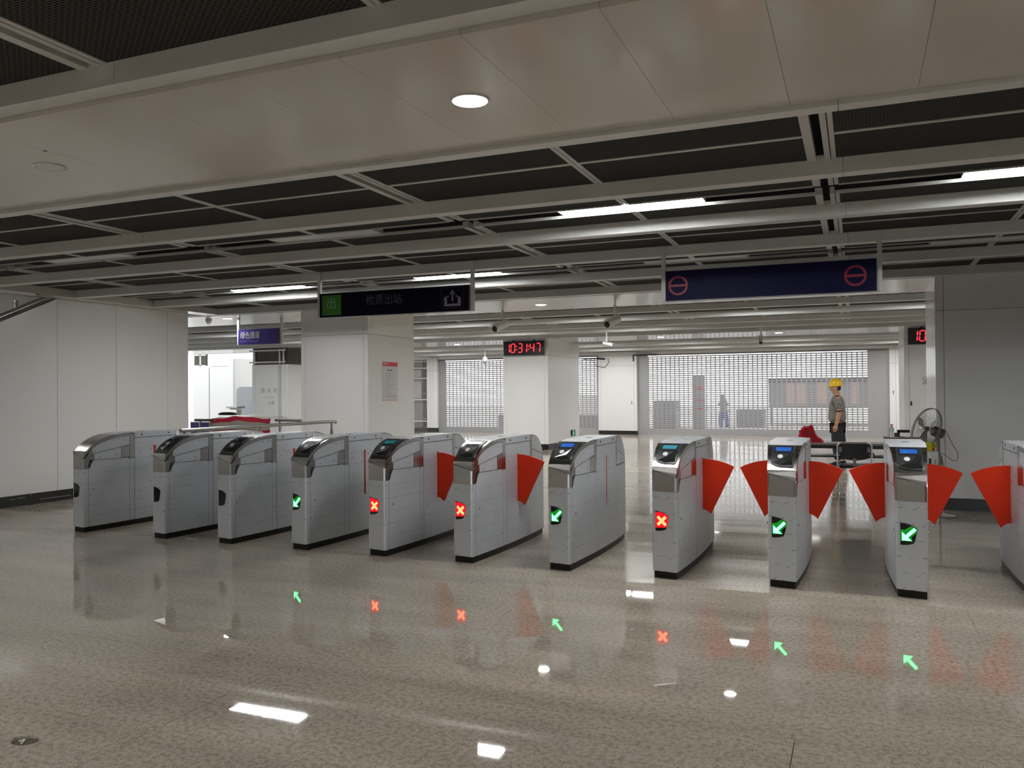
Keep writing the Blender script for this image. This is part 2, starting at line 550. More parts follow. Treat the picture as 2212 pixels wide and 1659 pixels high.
near_seg = seg(XL, 8)
far_seg = seg(-29, 8, 6)
beams_near = [(-7.2, -7.08), (1.33, 1.45), (-0.1, 0.02), (5.75, 5.862), (7.15, 7.278), (8.53, 8.66), (9.98, 10.106)]
for y0, y1 in beams_near:
    beam(y0, y1, near_seg)
for y0, y1 in [(14.38, 14.5), (15.91, 16.03), (17.36, 17.48), (18.79, 18.91)]:
    beam(y0, y1, far_seg)
for y0, y1 in [(23.4, 23.52), (24.8, 24.92), (26.2, 26.32), (27.5, 27.62)]:
    beam(y0, y1, seg(-17.5, 8, 6))
MB().box(-30, -17.4, 22.2, 22.35, 2.9, 3.7).box(-17.5, -17.35, 22.35, 28.5, 2.9, 3.7).build('fascia', M_lip, ceiling)


def bulkhead(y0, y1, zl0, zp, zl1, lip0, lip1, x0, x1, pw, poff):
    """white soffit band: two lips and glossy panels between"""
    for a, b in zip(*(lambda s_: (s_[:-1], s_[1:]))(seg(x0, x1, 3.0))):
        MB().box(a + .0015, b - .0015, y0, y0 + lip0, zl0, 3.06).build('soffit_lip', M_lip, ceiling)
        MB().box(a + .0015, b - .0015, y1 - lip1, y1, zl1, 3.06).build('soffit_lip', M_lip, ceiling)
    k = math.floor((x0 - poff) / pw)
    while poff + k * pw < x1:
        a, b = max(x0, poff + k * pw), min(x1, poff + (k + 1) * pw)
        k += 1
        if b - a < .05: continue
        g = 0.0008
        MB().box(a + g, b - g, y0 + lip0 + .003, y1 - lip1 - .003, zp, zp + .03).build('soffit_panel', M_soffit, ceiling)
    MB().box(x0, x1, y0 + .02, y1 - .02, zp + .032, 3.08).build('soffit_backing', M_void, ceiling)


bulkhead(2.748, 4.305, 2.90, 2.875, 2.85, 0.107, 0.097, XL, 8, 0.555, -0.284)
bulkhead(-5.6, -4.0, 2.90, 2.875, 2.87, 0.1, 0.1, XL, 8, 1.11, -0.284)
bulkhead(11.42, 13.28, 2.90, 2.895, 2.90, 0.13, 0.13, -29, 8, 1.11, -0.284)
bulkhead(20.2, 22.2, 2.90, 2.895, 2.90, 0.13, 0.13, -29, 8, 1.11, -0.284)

# expanded-metal ceiling: frame bars, panels, lamp slots
CH = [-9.2 + 3 * k for k in range(6)]            # dark double-bar joints
TB = [-10.7 + 3 * k for k in range(7)]           # plain cross bars
bays_T = [(4.305, 5.75, 5.19), (7.278, 8.53, 8.03), (10.106, 11.42, 10.9), (1.45, 2.748, 2.10), (-1.4, -.1, -.7)]
bays_L = [(5.862, 7.15, 6.62), (8.66, 9.98, 9.55), (0.02, 1.33, 0.7), (-3.9, -1.5, -2.7)]
far_T = [(13.28, 14.38, 13.85), (16.03, 17.36, 16.7), (18.91, 20.2, 19.5), (22.2, 23.4, 22.8), (24.92, 26.2, 25.5), (27.62, 28.5, 28.0)]
far_L = [(14.5, 15.91, 15.3), (17.48, 18.79, 18.15), (23.52, 24.8, 24.1), (26.32, 27.5, 26.9)]
ZG = 3.0


def crossbars(y0, y1, xl, xr):
    for x in TB:
        if xl + .1 < x < xr:
            MB().box(x - .03, x - .003, y0, y1, ZG - .002, ZG + .02).box(x + .003, x + .03, y0, y1, ZG - .002, ZG + .02).build('cross_bar', M_tee, ceiling)
    for x in CH:
        if xl + .1 < x < xr:
            MB().box(x - .085, x - .032, y0, y1, ZG - .004, ZG + .05).build('cross_bar', M_tee, ceiling)
            MB().box(x + .022, x + .055, y0, y1, ZG - .004, ZG + .05).build('cross_bar', M_tee, ceiling)
            MB().box(x + .062, x + .09, y0, y1, ZG - .002, ZG + .02).build('cross_bar', M_tee, ceiling)


def cells(xl, xr):
    edges = []
    xs = sorted([(x, 'T') for x in TB] + [(x, 'C') for x in CH])
    prev = xl
    for x, t in xs:
        if x < xl + .1 or x > xr: continue
        edges.append((prev, x - (.03 if t == 'T' else .085)))
        prev = x + (.03 if t == 'T' else .09)
    edges.append((prev, xr))
    return edges


for (y0, y1, ym) in bays_T:
    crossbars(y0, y1, XL, 8)
    for a, b in cells(XL, 8):
        MB().box(a, b, ym - .017, ym + .017, ZG - .002, ZG + .02).build('tee_bar', M_tee, ceiling)
        MB().box(a, b, y0, ym - .018, ZG + .004, ZG + .012).build('grille_panel', M_mesh, ceiling)
        MB().box(a, b, ym + .018, y1, ZG + .004, ZG + .012).build('grille_panel', M_mesh, ceiling)
for (y0, y1, ym) in bays_L:
    for (a_, b_) in ((y0, ym - .14), (ym + .14, y1)):
        crossbars(a_, b_, XL, 8)
    for a, b in cells(XL, 8):
        MB().box(a, b, ym - .148, ym - .13, ZG - .006, ZG + .018).build('slot_rail', M_tee, ceiling)
        MB().box(a, b, ym + .13, ym + .148, ZG - .006, ZG + .018).build('slot_rail', M_tee, ceiling)
        MB().box(a, b, y0, ym - .149, ZG + .004, ZG + .012).build('grille_panel', M_mesh, ceiling)
        MB().box(a, b, ym + .149, y1, ZG + .004, ZG + .012).build('grille_panel', M_mesh, ceiling)
mbT, mbG = MB(), MB()
for (y0, y1, ym) in far_T + far_L:
    lamp = (y0, y1, ym) in far_L
    xa = -17.4 if y0 > 22 else -29
    mbT.box(xa, 8, ym - .15 if lamp else ym - .018, ym - .13 if lamp else ym + .018, ZG - .003, ZG + .02)
    if lamp: mbT.box(xa, 8, ym + .13, ym + .15, ZG - .003, ZG + .02)
    mbG.box(xa, 8, y0, ym - (.15 if lamp else .02), ZG + .004, ZG + .012)
    mbG.box(xa, 8, ym + (.15 if lamp else .02), y1, ZG + .004, ZG + .012)
    for x in TB + [-13.7, -16.7] + ([-19.7] if xa < -20 else []):
        mbT.box(x - .03, x + .03, y0, y1, ZG - .002, ZG + .003)
    for x in CH + [-12.2, -15.2] + ([-18.2] if xa < -20 else []):
        mbT.box(x - .09, x - .03, y0, y1, ZG - .003, ZG + .003)
        mbT.box(x + .03, x + .09, y0, y1, ZG - .003, ZG + .003)
mbT.build('tee_bars', M_tee, ceiling, kind='stuff')
mbG.build('grille_panels', M_mesh, ceiling, kind='stuff')
# plain grille over the unseen rest of the hall behind the camera
MB().box(XL, 8, -8, -5.6, ZG + .004, ZG + .012).box(8, 15, -8, 31, 2.95, 2.97).build('grille_field', M_mesh, ceiling, kind='stuff')

# perimeter trim on the stair side
t1 = MB().box(-10.62, -10.31, -12, 11.42, 2.9, 3.03).build('trim_1', M_soffit, kind='structure')
# ceiling beyond the trim, above the stair
st = MB().box(-14.2, -10.62, -12, 11.42, 3.36, 3.42).build('ceiling_stair', M_joint, ceiling)
for k in range(24):
    y = -3 + k * .6
    MB().box(-14.2, -10.62, y + .006, y + .594, 3.34, 3.36).build('stair_ceiling_panel', mat('stair_soffit', (0.34, 0.335, 0.29), 0.3, noise=0.03) if k == 0 else bpy.data.materials['stair_soffit'], ceiling)
MB().box(-10.64, -10.62, -12, 11.42, 3.03, 3.36).build('trim_2', M_soffit, kind='structure')


# ---- lamps
def linear_lamp(x0, y, lit, label, group=None, L=1.2, z=ZG):
    t = empty('linear_ceiling_lamp', (x0, y, z), label, 'ceiling lamp', group)
    MB().box(0, L, -.125, .125, .024, .07).build('housing', M_tee, t)
    MB().rbox(.012, L - .012, -.118, .118, .010, .024, .003).build('diffuser', M_lamp if lit else M_lampoff, t)
    return t


linear_lamp(-2.312, 6.64, True, 'long lit strip lamp nearest the middle, above the red flap gates', 'strip lamps in the first lamp slot')
linear_lamp(0.71, 6.64, True, 'lit strip lamp cut off by the right edge of the photo', 'strip lamps in the first lamp slot')
linear_lamp(-5.32, 6.64, False, 'unlit strip lamp left of the long lit one in the nearest lamp slot', 'strip lamps in the first lamp slot')
linear_lamp(-8.43, 6.64, False, 'unlit pale strip lamp farthest left in the nearest lamp slot', 'strip lamps in the first lamp slot')
linear_lamp(-8.38, 9.58, True, 'lit strip lamp left of the navy exit sign', 'strip lamps in the second lamp slot')
linear_lamp(-5.36, 9.58, True, 'lit strip lamp directly above the navy exit sign', 'strip lamps in the second lamp slot')
linear_lamp(-2.31, 9.58, False, 'unlit strip lamp above the left end of the no-entry sign', 'strip lamps in the second lamp slot')
linear_lamp(0.71, 9.58, False, 'unlit strip lamp to the right of the no-entry sign, near the right edge', 'strip lamps in the second lamp slot')
hid = 'strip lamps deeper in the hall hidden between the beams'  # most lamps of these rows are unseen, added to brighten the far hall
for y, xs, nm in ((15.3, (-14.3, -11.3, -8.36, -5.36, -2.28, .71, 3.7, 6.4), 'third'), (18.15, (-14.3, -11.3, -8.36, -5.3, -2.3, 3.7, 6.4), 'fourth'), (24.1, (-14.3, -11.3, -8.3, -5.3, -2.3, 1.7, 3.7, 6.4), 'fifth'), (26.9, (-14.3, -11.3, -8.3, -5.3, -2.3, .7, 3.7, 6.4), 'farthest')):
    for i, x in enumerate(xs):
        on = not (y == 18.15 and x == -2.3)
        linear_lamp(x, y, on, ('lit' if on else 'unlit') + ' strip lamp in the %s lamp slot, %s from the left, between beams, in a row filled out for more light' % (nm, ('first', 'second', 'third', 'fourth', 'fifth', 'sixth', 'seventh', 'eighth')[i]), hid)
back = 'added lamps behind the viewer'  # unseen lamps added to raise the light in the near hall
for y, xs, nm in ((0.7, (-8.3, -5.3, .7, 3.7), 'just behind'), (-2.7, (-8.3, -5.3, -2.3, .7, 3.7), 'well behind')):
    for i, x in enumerate(xs):
        linear_lamp(x, y, True, 'added lit strip lamp %s the viewer, %s from the left' % (nm, ('first', 'second', 'third', 'fourth', 'fifth')[i]), back, z=ZG)


def downlight(x, y, zp, lit, label, group=None, r=0.083):
    t = empty('downlight', (x, y, zp), label, 'downlight', group)
    MB().lathe([(r + .012, 0.0), (r + .012, -.005), (r, -.006), (r, 0.0)], n=28).build('rim', M_offwhite, t, smooth=True)
    MB().lathe([(r, -.001), (r - .001, -.0045), (.001, -.0045)], n=28).build('lens', M_down if lit else M_soffit, t, smooth=True)
    return t


downlight(-1.665, 3.515, 2.875, True, 'large bright round downlight in the near white soffit')
downlight(-4.455, 3.52, 2.875, False, 'blank round cover ring in the near white soffit, left')
MB().lathe([(.012, 0), (.012, -.002), (.001, -.002)], c=(-4.19, 3.28, 2.875), n=8).build('ceiling_mark', M_dconcrete)
tag(bpy.data.objects['ceiling_mark'], 'tiny dark drill mark beside the blank ring in the near soffit', 'mark')
downlight(-4.63, 12.35, 2.895, True, 'round downlight between the two dark bullet cameras on the second soffit')
downlight(-1.75, 12.35, 2.895, True, 'round downlight in the second soffit hidden behind the no-entry sign')
downlight(-10.62, 12.0, 2.895, True, 'round downlight beside the left post of the blue lettered sign')
downlight(1.27, 3.5, 2.875, True, 'round downlight in the near soffit past the right edge')
downlight(-7.6, 3.5, 2.875, True, 'round downlight in the near soffit past the left edge')
downlight(-4.645, 21.1, 2.895, True, 'far downlight in the third soffit left of the big shutter', 'downlights in the third soffit')
downlight(-1.735, 20.95, 2.895, True, 'far downlight in the third soffit above the middle of the big shutter', 'downlights in the third soffit')
downlight(-10.6, 21.4, 2.895, True, 'far downlight in the third soffit left of the red digit clock', 'downlights in the third soffit')

# ================================================================== WALLS / PILLARS
# left wall: sloping top along the stair, panels with open joints
wl = MB().prism_x([(-12, 0.0), (11.0, 0.0), (11.0, 2.9), (8.49, 2.9), (7.64, 2.505), (4.4, 1.0), (-12, 1.0)], -10.72, -10.608).build('wall_left', M_chassis, kind='structure')


def wtop(y):
    if y >= 8.49: return 2.9
    if y <= 4.4: return 1.0
    return 1.0 + (y - 4.4) * (2.9 - 1.0) / (8.49 - 4.4)


seams = [-12, -8.0, -5.0, -2.0, 1.0, 4.4, 6.43, 7.46, 8.49, 9.517, 10.55, 11.0]
for a, b in zip(seams[:-1], seams[1:]):
    g = .003
    MB().prism_x([(a + g, .15), (b - g, .15), (b - g, wtop(b - g) - .002), (a + g, wtop(a + g) - .002)], -10.607, -10.6).build('wall_panel', M_panel, wl)
MB().box(-10.9, -10.6, 11.001, 11.012, .15, 2.9).build('wall_panel', M_panel, wl)
bl = MB().box(-10.606, -10.585, -12, 11.0, 0.0, .148).build('baseboard_left', M_black, kind='structure')
for (a, b, z) in ((7.75, 7.83, .1), (7.86, 7.98, .105), (8.05, 8.07, .13), (8.2, 8.7, .055)):
    MB().box(-10.5849, -10.584, a, b, z, z + .006).build('plaster_smear', M_faint, bl)
# stair handrail over the wall
hr = empty('stair_handrail', (-10.66, 8.4, 2.86), 'grey tubular stair handrail on the sloping top of the left wall', 'handrail')
hp = lambda x, y, z: (x + 10.66, y - 8.4, z - 2.86)
MB().tube([hp(-10.66, 8.36, 2.90), hp(-10.66, 7.0, 2.26), hp(-10.66, 5.6, 1.62), hp(-10.66, 4.6, 1.16)], .036, 12).build('top_rail', M_rail, hr, smooth=True)
for y in (5.4, 6.5):
    MB().tube([hp(-10.66, y, wtop(y) - .02), hp(-10.66, y, wtop(y) + .03)], .015, 8).build('bracket', M_rail, hr, smooth=True)
fp = empty('stair_post', (-10.95, 8.12, 1.7), 'short steel baluster post seen above the stair handrail', 'post')
MB().tube([(0, 0, 0), (0, 0, 1.10)], .025, 10).build('shaft', M_rail, fp, smooth=True)
MB().lathe([(.001, 1.16), (.02, 1.155), (.028, 1.13), (.02, 1.105), (.018, 1.10)], n=12).build('cap', M_rail, fp, smooth=True)
linear_lamp(-13.2, 4.2, True, 'added lit strip lamp over the stair behind the left wall', 'added lamps over the stair', z=3.315)  # both stair lamps are added to lighten the stair void
linear_lamp(-13.2, 7.4, True, 'added lit strip lamp over the upper stair behind the left wall', 'added lamps over the stair', z=3.315)
MB().box(-14.2, -14.1, -12, 11.4, 0, 3.4).build('wall_stair', M_panel, kind='structure')
MB().box(-14.1, -10.72, 6.0, 11.0, 1.6, 1.7).build('stair_landing', M_concrete, kind='structure')
tag(bpy.data.objects['stair_landing'], 'concrete landing behind the left wall', None)

wr = MB().box(15.0, 15.1, -8, 31, 0, 2.95).build('wall_right', M_panel, kind='structure')
wb = MB().box(-14.2, 2, -8.1, -8, 0, 3.6).box(14, 15.1, -8.1, -8, 0, 3.6).box(2, 14, -8.1, -8, 2.7, 3.6).build('wall_rear', M_panel, kind='structure')
wnd = MB().box(2, 14, -8.08, -8.02, 0, .08).box(2, 14, -8.08, -8.02, 2.62, 2.7)
for k in range(7):
    wnd.box(2 + 2 * k - .03, 2 + 2 * k + .03, -8.09, -8.01, 0, 2.7)
wnd = wnd.build('window_added', M_rail, kind='structure')  # unseen glazing added to let daylight onto the gate fronts
for k in range(6):
    MB().box(2.03 + 2 * k, 3.97 + 2 * k, -8.055, -8.047, .08, 2.62).build('pane', M_glass, wnd)


def clad(x0, x1, y0, y1, zt, label, corner=.1, zj=2.48, skirt=.15, group=None, top_open=False, name='pillar', cat='pillar', faces='SEWN'):
    t = empty(name, ((x0 + x1) / 2, (y0 + y1) / 2, 0), label, cat, group)
    cx, cy = (x0 + x1) / 2, (y0 + y1) / 2
    hx, hy = (x1 - x0) / 2, (y1 - y0) / 2
    d = .02
    MB().box(-hx + d, hx - d, -hy + d, hy - d, 0, zt).build('core', M_chassis if not top_open else M_dconcrete, t)
    MB().box(-hx + .006, hx - .006, -hy + .006, hy - .006, 0, skirt - .004).build('skirting', M_black, t)
    g = .0025
    zs = [(skirt, zj - g), (zj + g, zt - .001)] if not top_open else [(skirt, zj - g)]
    for (a, b) in zs:
        for f in faces:
            L_ = hx if f in 'SN' else hy
            cols = [(-L_, -L_ + corner - g), (-L_ + corner + g, L_ - corner - g), (L_ - corner + g, L_)]
            for (p, q) in cols:
                if f == 'S': MB().box(p, q, -hy, -hy + .018, a, b).build('cladding_panel', M_panel, t)
                elif f == 'N': MB().box(p, q, hy - .018, hy, a, b).build('cladding_panel', M_panel, t)
                elif f == 'E': MB().box(hx - .018, hx, p + (.019 if p == -L_ else 0), q - (.019 if q == L_ else 0), a, b).build('cladding_panel', M_panel, t)
                else: MB().box(-hx, -hx + .018, p + (.019 if p == -L_ else 0), q - (.019 if q == L_ else 0), a, b).build('cladding_panel', M_panel, t)
    return t


P1 = clad(-8.69, -7.37, 11.6, 13.12, 2.9, 'white clad pillar carrying the crimson-headed notice, behind the left gates', corner=.085)
P2 = clad(.905, 5.2, 11.6, 13.12, 2.9, 'wide grey-white clad pillar at the right edge behind the standing fan', corner=.095)
P3 = clad(-8.70, -7.43, 20.3, 22.9, 2.9, 'white clad pillar with the full red digit clock', corner=.1, zj=2.465)
P4 = clad(.96, 2.3, 20.3, 22.9, 2.9, 'white clad pillar half hidden behind the right one, with a partly hidden clock', corner=.1, zj=2.5)
P5 = clad(-17.02, -15.68, 20.3, 22.9, 2.9, 'white fire hydrant pillar with its top left unclad', corner=.12, zj=2.40, top_open=True)
for x in (-.56, .38, .52):
    MB().box(x - .02, x + .02, -1.34, -1.3, 2.42, 2.86).build('frame_post', M_white, P5)
MB().box(-.72, .62, -1.37, -1.34, 2.45, 2.49).box(-.72, .62, -1.37, -1.34, 2.80, 2.84).build('frame_rail', M_white, P5)
for x in (.33, .40):
    MB().box(x - .006, x + .006, -1.304, -1.3, .15, 2.4).build('door_joint', M_chassis, P5)
put_text('lettering', '消  火  栓', .16, (-.03, -1.303, 1.56), M_faint, P5, fit=.62)
put_text('lettering', '火警', .12, (.04, -1.303, 1.20), M_faint, P5)
for k in range(2):
    MB().box(-.2, .16, -1.3025, -1.3, 1.43 - k * .05, 1.44 - k * .05).build('small_print', M_faint, P5)
put_text('lettering', '消  火  栓', .19, (.08, -1.303, 1.62), M_ink, P4, fit=.78)
MB().box(-.55, -.52, -1.312, -1.3, 1.14, 1.24).build('door_handle', M_dark, P4)
MB().box(.18, .183, -1.302, -1.3, 2.2, 2.9).build('door_joint', M_chassis, P4)

# notice on pillar P1 (east face, reading towards +X)
no = empty('notice_board', (-7.37, 12.285, 1.38), 'tall white notice with crimson head fixed to the side of the pillar', 'poster')
MB().box(.0005, .008, -.245, .245, 0, .655).build('sheet', M_paper, no)
MB().box(.008, .0095, -.245, .245, .585, .655).build('header', M_pink, no)
MB().box(.008, .0095, -.245, .245, 0, .006).build('footer', M_pink, no)
for (a_, b_) in ((-.10, -.075), (-.07, -.05), (-.02, .005), (.015, .04), (.05, .07)):
    MB().box(.008, .0095, a_, b_, .505, .528).build('title_mark', M_ink, no)
MB().lathe([(.018, 0), (.018, .002), (.001, .002)], c=(.0095, -.2, .622), n=12, axis='x').build('logo', M_paper, no)
MB().box(.0096, .0105, -.175, -.06, .617, .628).build('logo_text', M_paper, no)
for k in range(10):
    wdt = [.26, .19, .25, .17, .14, .33, .22, .24, .15, .2][k]
    MB().box(.008, .0094, -.17, -.17 + wdt, .455 - k * .037, .463 - k * .037).build('text_line', M_faint, no)
for k in range(3):
    MB().box(.008, .0094, -.15, .2, .085 - k * .014, .09 - k * .014).build('text_line', M_faint, no)

# small green running-man sign low on pillar P3
ex = empty('exit_floor_sign', (-7.43, 22.28, .35), 'tiny green lit evacuation sign low on the clock pillar', 'sign')
MB().box(0.0005, .03, -.16, .16, -.085, .085).build('case', M_dark, ex)
mg = mat('evac_green', (0, .3, .12), .4, emit=(.05, .8, .35), estr=1.1)
MB().box(.03, .032, -.03, .03, .0, .03).box(.03, .032, -.05, .05, -.04, -.005).box(.03, .032, -.03, .01, -.075, -.045).box(.03, .032, -.012, .03, .04, .075).build('running_figure', mg, ex)

# far wall of the hall (Y = 28.5) with shutters and short pillars
WY = 28.5
wf = MB().box(-17.5, -15.42, WY + .3, WY + .5, 0, 2.9).box(.92, 8.5, WY + .2, WY + .4, 0, 2.9).box(-16.4, 7.0, WY + .05, WY + .3, 2.80, 3.0).build('wall_front', M_panel, kind='structure')
for x0 in range(-16, 7, 3):
    MB().box(x0 + .004, x0 + 2.996, WY + .03, WY + .048, 2.81, 2.899).build('header_panel', M_panel, wf)
P6 = clad(-8.51, -7.115, WY - .05, WY + .25, 2.9, 'short white clad pier between the two roller shutters', corner=.1, zj=2.42, faces='SEW', skirt=.13)
P7 = clad(-15.42, -14.97, WY - .05, WY + .25, 2.85, 'slim white pier at the left edge of the left roller shutter', corner=.17, zj=2.38, faces='SEW', skirt=.16)
P8 = clad(.93, 1.4, WY - .05, WY + .25, 2.9, 'slim white pier at the right edge of the big roller shutter', corner=.18, zj=2.33, faces='SEW', skirt=.16)
MB().box(-.14, -.12, -.156, -.15, 1.36, 1.47).build('pull_slot', M_dark, P8)
MB().box(.5, .52, -.156, -.15, 1.05, 1.17).build('pull_slot', M_dark, P6)

# unfinished wall bay left of the left shutter: bare concrete and white cladding rails
ub = empty('unclad_wall_bay', (-15.95, WY, 0), 'bare wall bay with white horizontal cladding rails left of the left shutter', 'wall frame')
MB().box(-.75, .52, .15, .28, .2, 2.8).build('concrete_back', M_concrete, ub)
MB().box(-.75, .52, .0, .14, 0, .14).build('base', M_dconcrete, ub)
for z in (.41, 1.25, 2.08, 2.48, 2.74):
    MB().box(-.75, .5, .03, .08, z - .02, z + .02).build('rail', M_white, ub)
for x in (.3, .4):
    MB().box(x - .012, x + .012, .08, .12, .14, 2.8).build('upright', M_signedge, ub)
for z in (.5, 1.5, 2.45):
    MB().box(.25, .45, .06, .13, z - .04, z + .04).build('bracket', M_signedge, ub)
MB().box(-.7, .2, .13, .149, 1.3, 1.95).box(-.7, .2, .13, .149, 2.13, 2.42).build('board', mat('board_grey', (.5, .48, .46), .8, noise=.1), ub)


# roller shutters with window slots
def shutter(x0, x1, solidL, solidR, label):
    t = empty('roller_shutter', ((x0 + x1) / 2, WY + .1, 0), label, 'roller shutter')
    cx = (x0 + x1) / 2
    hw = (x1 - x0) / 2
    ph, pv = .153, .0735
    mb = MB()
    z = .2
    nrow = int((2.72 - z) / pv)
    for r in range(nrow + 1):
        zz = z + r * pv
        mb.loft([[(-hw, -.003, zz - .022), (-hw, -.004, zz + .021), (-hw, .002, zz + .022), (-hw, .003, zz - .021)],
                 [(hw, -.003, zz - .022), (hw, -.004, zz + .021), (hw, .002, zz + .022), (hw, .003, zz - .021)]])
    mb.build('slat', M_slat, t, kind='stuff')
    mb = MB()
    n = int((2 * hw - solidL - solidR) / ph)
    for r in range(nrow):
        zz = z + r * pv
        for c in range(n + 1):
            x = -hw + solidL + c * ph
            mb.box(x - .020, x + .020, -.003, .003, zz + .017, zz + pv - .017)
    mb.build('slat_link', M_slat, t, kind='stuff')
    MB().box(-hw, -hw + solidL - .02, -.006, .004, .18, 2.76).build('solid_edge', M_slat, t)
    MB().box(hw - solidR + .02, hw, -.006, .004, .18, 2.76).build('solid_edge', M_slat, t)
    MB().box(-hw, hw, -.02, .02, .0, .18).build('bottom_bar', M_slat, t)
    MB().box(-hw, hw, -.03, .06, 2.75, 2.83).build('head_box', M_signedge, t)
    for s in (-1, 1):
        MB().box(s * hw - .03, s * hw + .03, -.03, .03, 0, 2.8).build('guide_rail', M_slat, t)
    return t


shutter(-7.10, .90, .37, .62, 'wide perforated roller shutter behind the man in the yellow helmet')
shutter(-14.96, -8.53, .3, .1, 'perforated roller shutter on the left, partly hidden by the clock pillar')
dbg = empty('cable_cluster', (-8.55, WY - .06, 2.66), 'dangling black cables above the pier between the shutters', 'cable')
MB().tube([(-.5, 0, .02), (-.1, -.02, .03), (.3, 0, .0)], .03, 6).build('bundle', M_dark, dbg)
MB().tube([(-.2, -.02, 0), (.0, -.03, -.25), (.3, -.03, -.3), (.45, -.02, -.1), (.4, -.02, .02)], .01, 5).build('loop', M_dark, dbg)
dbg2 = empty('shutter_drive_gap', (-6.9, WY - .06, 2.76), 'dark plate standing in for the shaded gap above the left end of the big shutter', 'bracket')
MB().box(-.35, .5, -.01, .06, -.01, .03).box(-.35, -.3, -.02, .05, -.2, .0).build('dark_gap_plate', M_outdark, dbg2)  # dark colour stands in for the shade inside the open gap

# ---- left background beyond the left wall
lb = empty('stair_housing', (-22.4, 27.0, 0), 'white boxy housing with a small square vent high on its left part', 'housing')
MB().box(-3.1, -2.26, -.25, .2, 0, 2.64).build('left_panel', M_panel, lb)
MB().box(-3.1, -2.26, -.2, .2, 3.2, 3.35).build('upper_frame', M_white, lb)
MB().box(-3.03, -2.44, -.24, -.1, 2.70, 3.2).build('vent', M_dconcrete, lb)
MB().box(-2.72, -2.66, -.27, -.24, 2.68, 3.2).box(-3.07, -2.40, -.27, -.24, 2.68, 2.73).box(-3.07, -2.40, -.27, -.24, 3.12, 3.17).build('vent_bar', M_white, lb)
MB().box(-2.2, -1.0, -.25, 1.2, 0, 3.28).build('main_block', M_panel, lb)
MB().box(-1.0, -.67, -.2, 1.2, 0, 2.96).build('side_block', M_offwhite, lb)
MB().box(-2.1, -1.25, -.254, -.25, 2.655, 2.67).build('panel_joint', M_faint, lb)
wm = empty('wrapped_machine', (-20.3, 24, 0), 'grey film-wrapped machine with a rounded top left corner beside the hydrant pillar', 'machine')
MB().prism_y([(-.28, 0), (.7, 0), (.7, 1.78), (-.1, 1.78), (-.2, 1.75), (-.26, 1.68), (-.28, 1.58)], -.3, .3).build('cabinet', M_film, wm)
MB().box(-.29, -.282, -.2, .2, 1.15, 1.32).build('slot_panel', M_white, wm)
tk = empty('stainless_stand', (-19.97, 23, 0), 'steel post with a flat top left of the wrapped machine', 'stand')
MB().box(-.18, .1, -.12, .12, 0, .98).build('body', M_steel, tk)
MB().rbox(-.3, .22, -.2, .2, 1.03, 1.10, .02).build('top_plate', M_rail, tk)
MB().box(-.2, .14, -.1, .1, .98, 1.03).build('neck', M_white, tk)


def xrail(name, x0, x1, y, z, posts, label):
    t = empty(name, (x0, y, 0), label, 'handrail')
    MB().tube([(0, 0, z), (x1 - x0, 0, z)], .026, 10).build('top_rail', M_rail, t, smooth=True)
    for p in posts:
        MB().tube([(p - x0, 0, 0), (p - x0, 0, z)], .019, 8).build('post', M_rail, t, smooth=True)
        MB().lathe([(.045, 0), (.045, .012), (.02, .02)], c=(p - x0, 0, 0), n=12).build('base_flange', M_rail, t)
    return t


xrail('guide_rail', -9.79, -8.74, 12.3, 1.03, (-9.7, -8.85), 'short steel rail running up to the notice pillar, right of the striped sack')
xrail('guide_rail', -11.67, -11.2, 12.3, 1.02, (-11.55, -11.3), 'short steel rail in front of the blue board, left of the striped sack')
rl = empty('lane_rail', (-7.2, 7.0, 0), 'long steel handrail running away behind the leftmost gates', 'handrail')
MB().tube([(0, .36, 1.09), (0, 3.36, 1.09), (0, 3.42, 1.088), (0, 3.44, 1.07)], .023, 12).build('top_rail', M_rail, rl, smooth=True)
for y in (.42, 1.75, 3.33):
    MB().tube([(0, y, 0), (0, y, 1.08)], .016, 10).build('post', M_rail, rl, smooth=True)
    MB().tube([(0, y, .88), (0, y, .97)], .022, 10).build('sleeve', M_rail, rl, smooth=True)
    MB().lathe([(.045, 0), (.045, .012), (.02, .02)], c=(0, y, 0), n=12).build('base_flange', M_rail, rl)

bb = empty('blue_board', (-12.2, 13.2, 0), 'low blue board behind the short rail near the left wall', 'board')
MB().box(-.45, .55, 0, .03, .5, .945).build('board', M_blueb, bb)
for x in (-.3, .4):
    MB().box(x - .02, x + .02, .03, .07, 0, .9).build('stand', M_rail, bb)

# red and white striped woven sack lying on a covered pile
sk = empty('striped_sack', (-10.84, 12.85, 0), 'red and white striped plastic sheet covering a pile behind the left gates', 'sack')
def sackz(x):
    return 1.062 + .028 * math.cos(x * 4.3 + .3) * (1 if x > -.2 else .6) + .02 * x
mbw, mbr, mbw2, mbr2, mbw3 = MB(), MB(), MB(), MB(), MB()
nx = 26
def prof(x):
    zt = sackz(x)
    return [(-.30, 0.55), (-.31, .72), (-.30, .83), (-.295, .90), (-.285, zt - .085), (-.26, zt), (0, zt + .03), (.3, zt)]
rows = []
for i in range(nx + 1):
    x = -.72 + 1.44 * i / nx
    rows.append([(x, p[0] + .012 * math.sin(9 * x + k), p[1] + .008 * math.sin(13 * x + k * 2)) for k, p in enumerate(prof(x))])
for i in range(nx):
    for k in range(len(rows[0]) - 1):
        q = [rows[i][k], rows[i + 1][k], rows[i + 1][k + 1], rows[i][k + 1]]
        (mbr if k == 4 else mbr2 if k == 1 else mbw if k > 4 else mbw3 if k > 1 else mbw2).add(q, [(0, 1, 2, 3)])
mbw.build('white_stripe', M_wrapW, sk, smooth=True)
mbw3.build('white_stripe', M_wrapW, sk, smooth=True)
mbr.build('red_stripe', M_wrapR, sk, smooth=True)
mbr2.build('red_stripe', M_wrapR, sk, smooth=True)
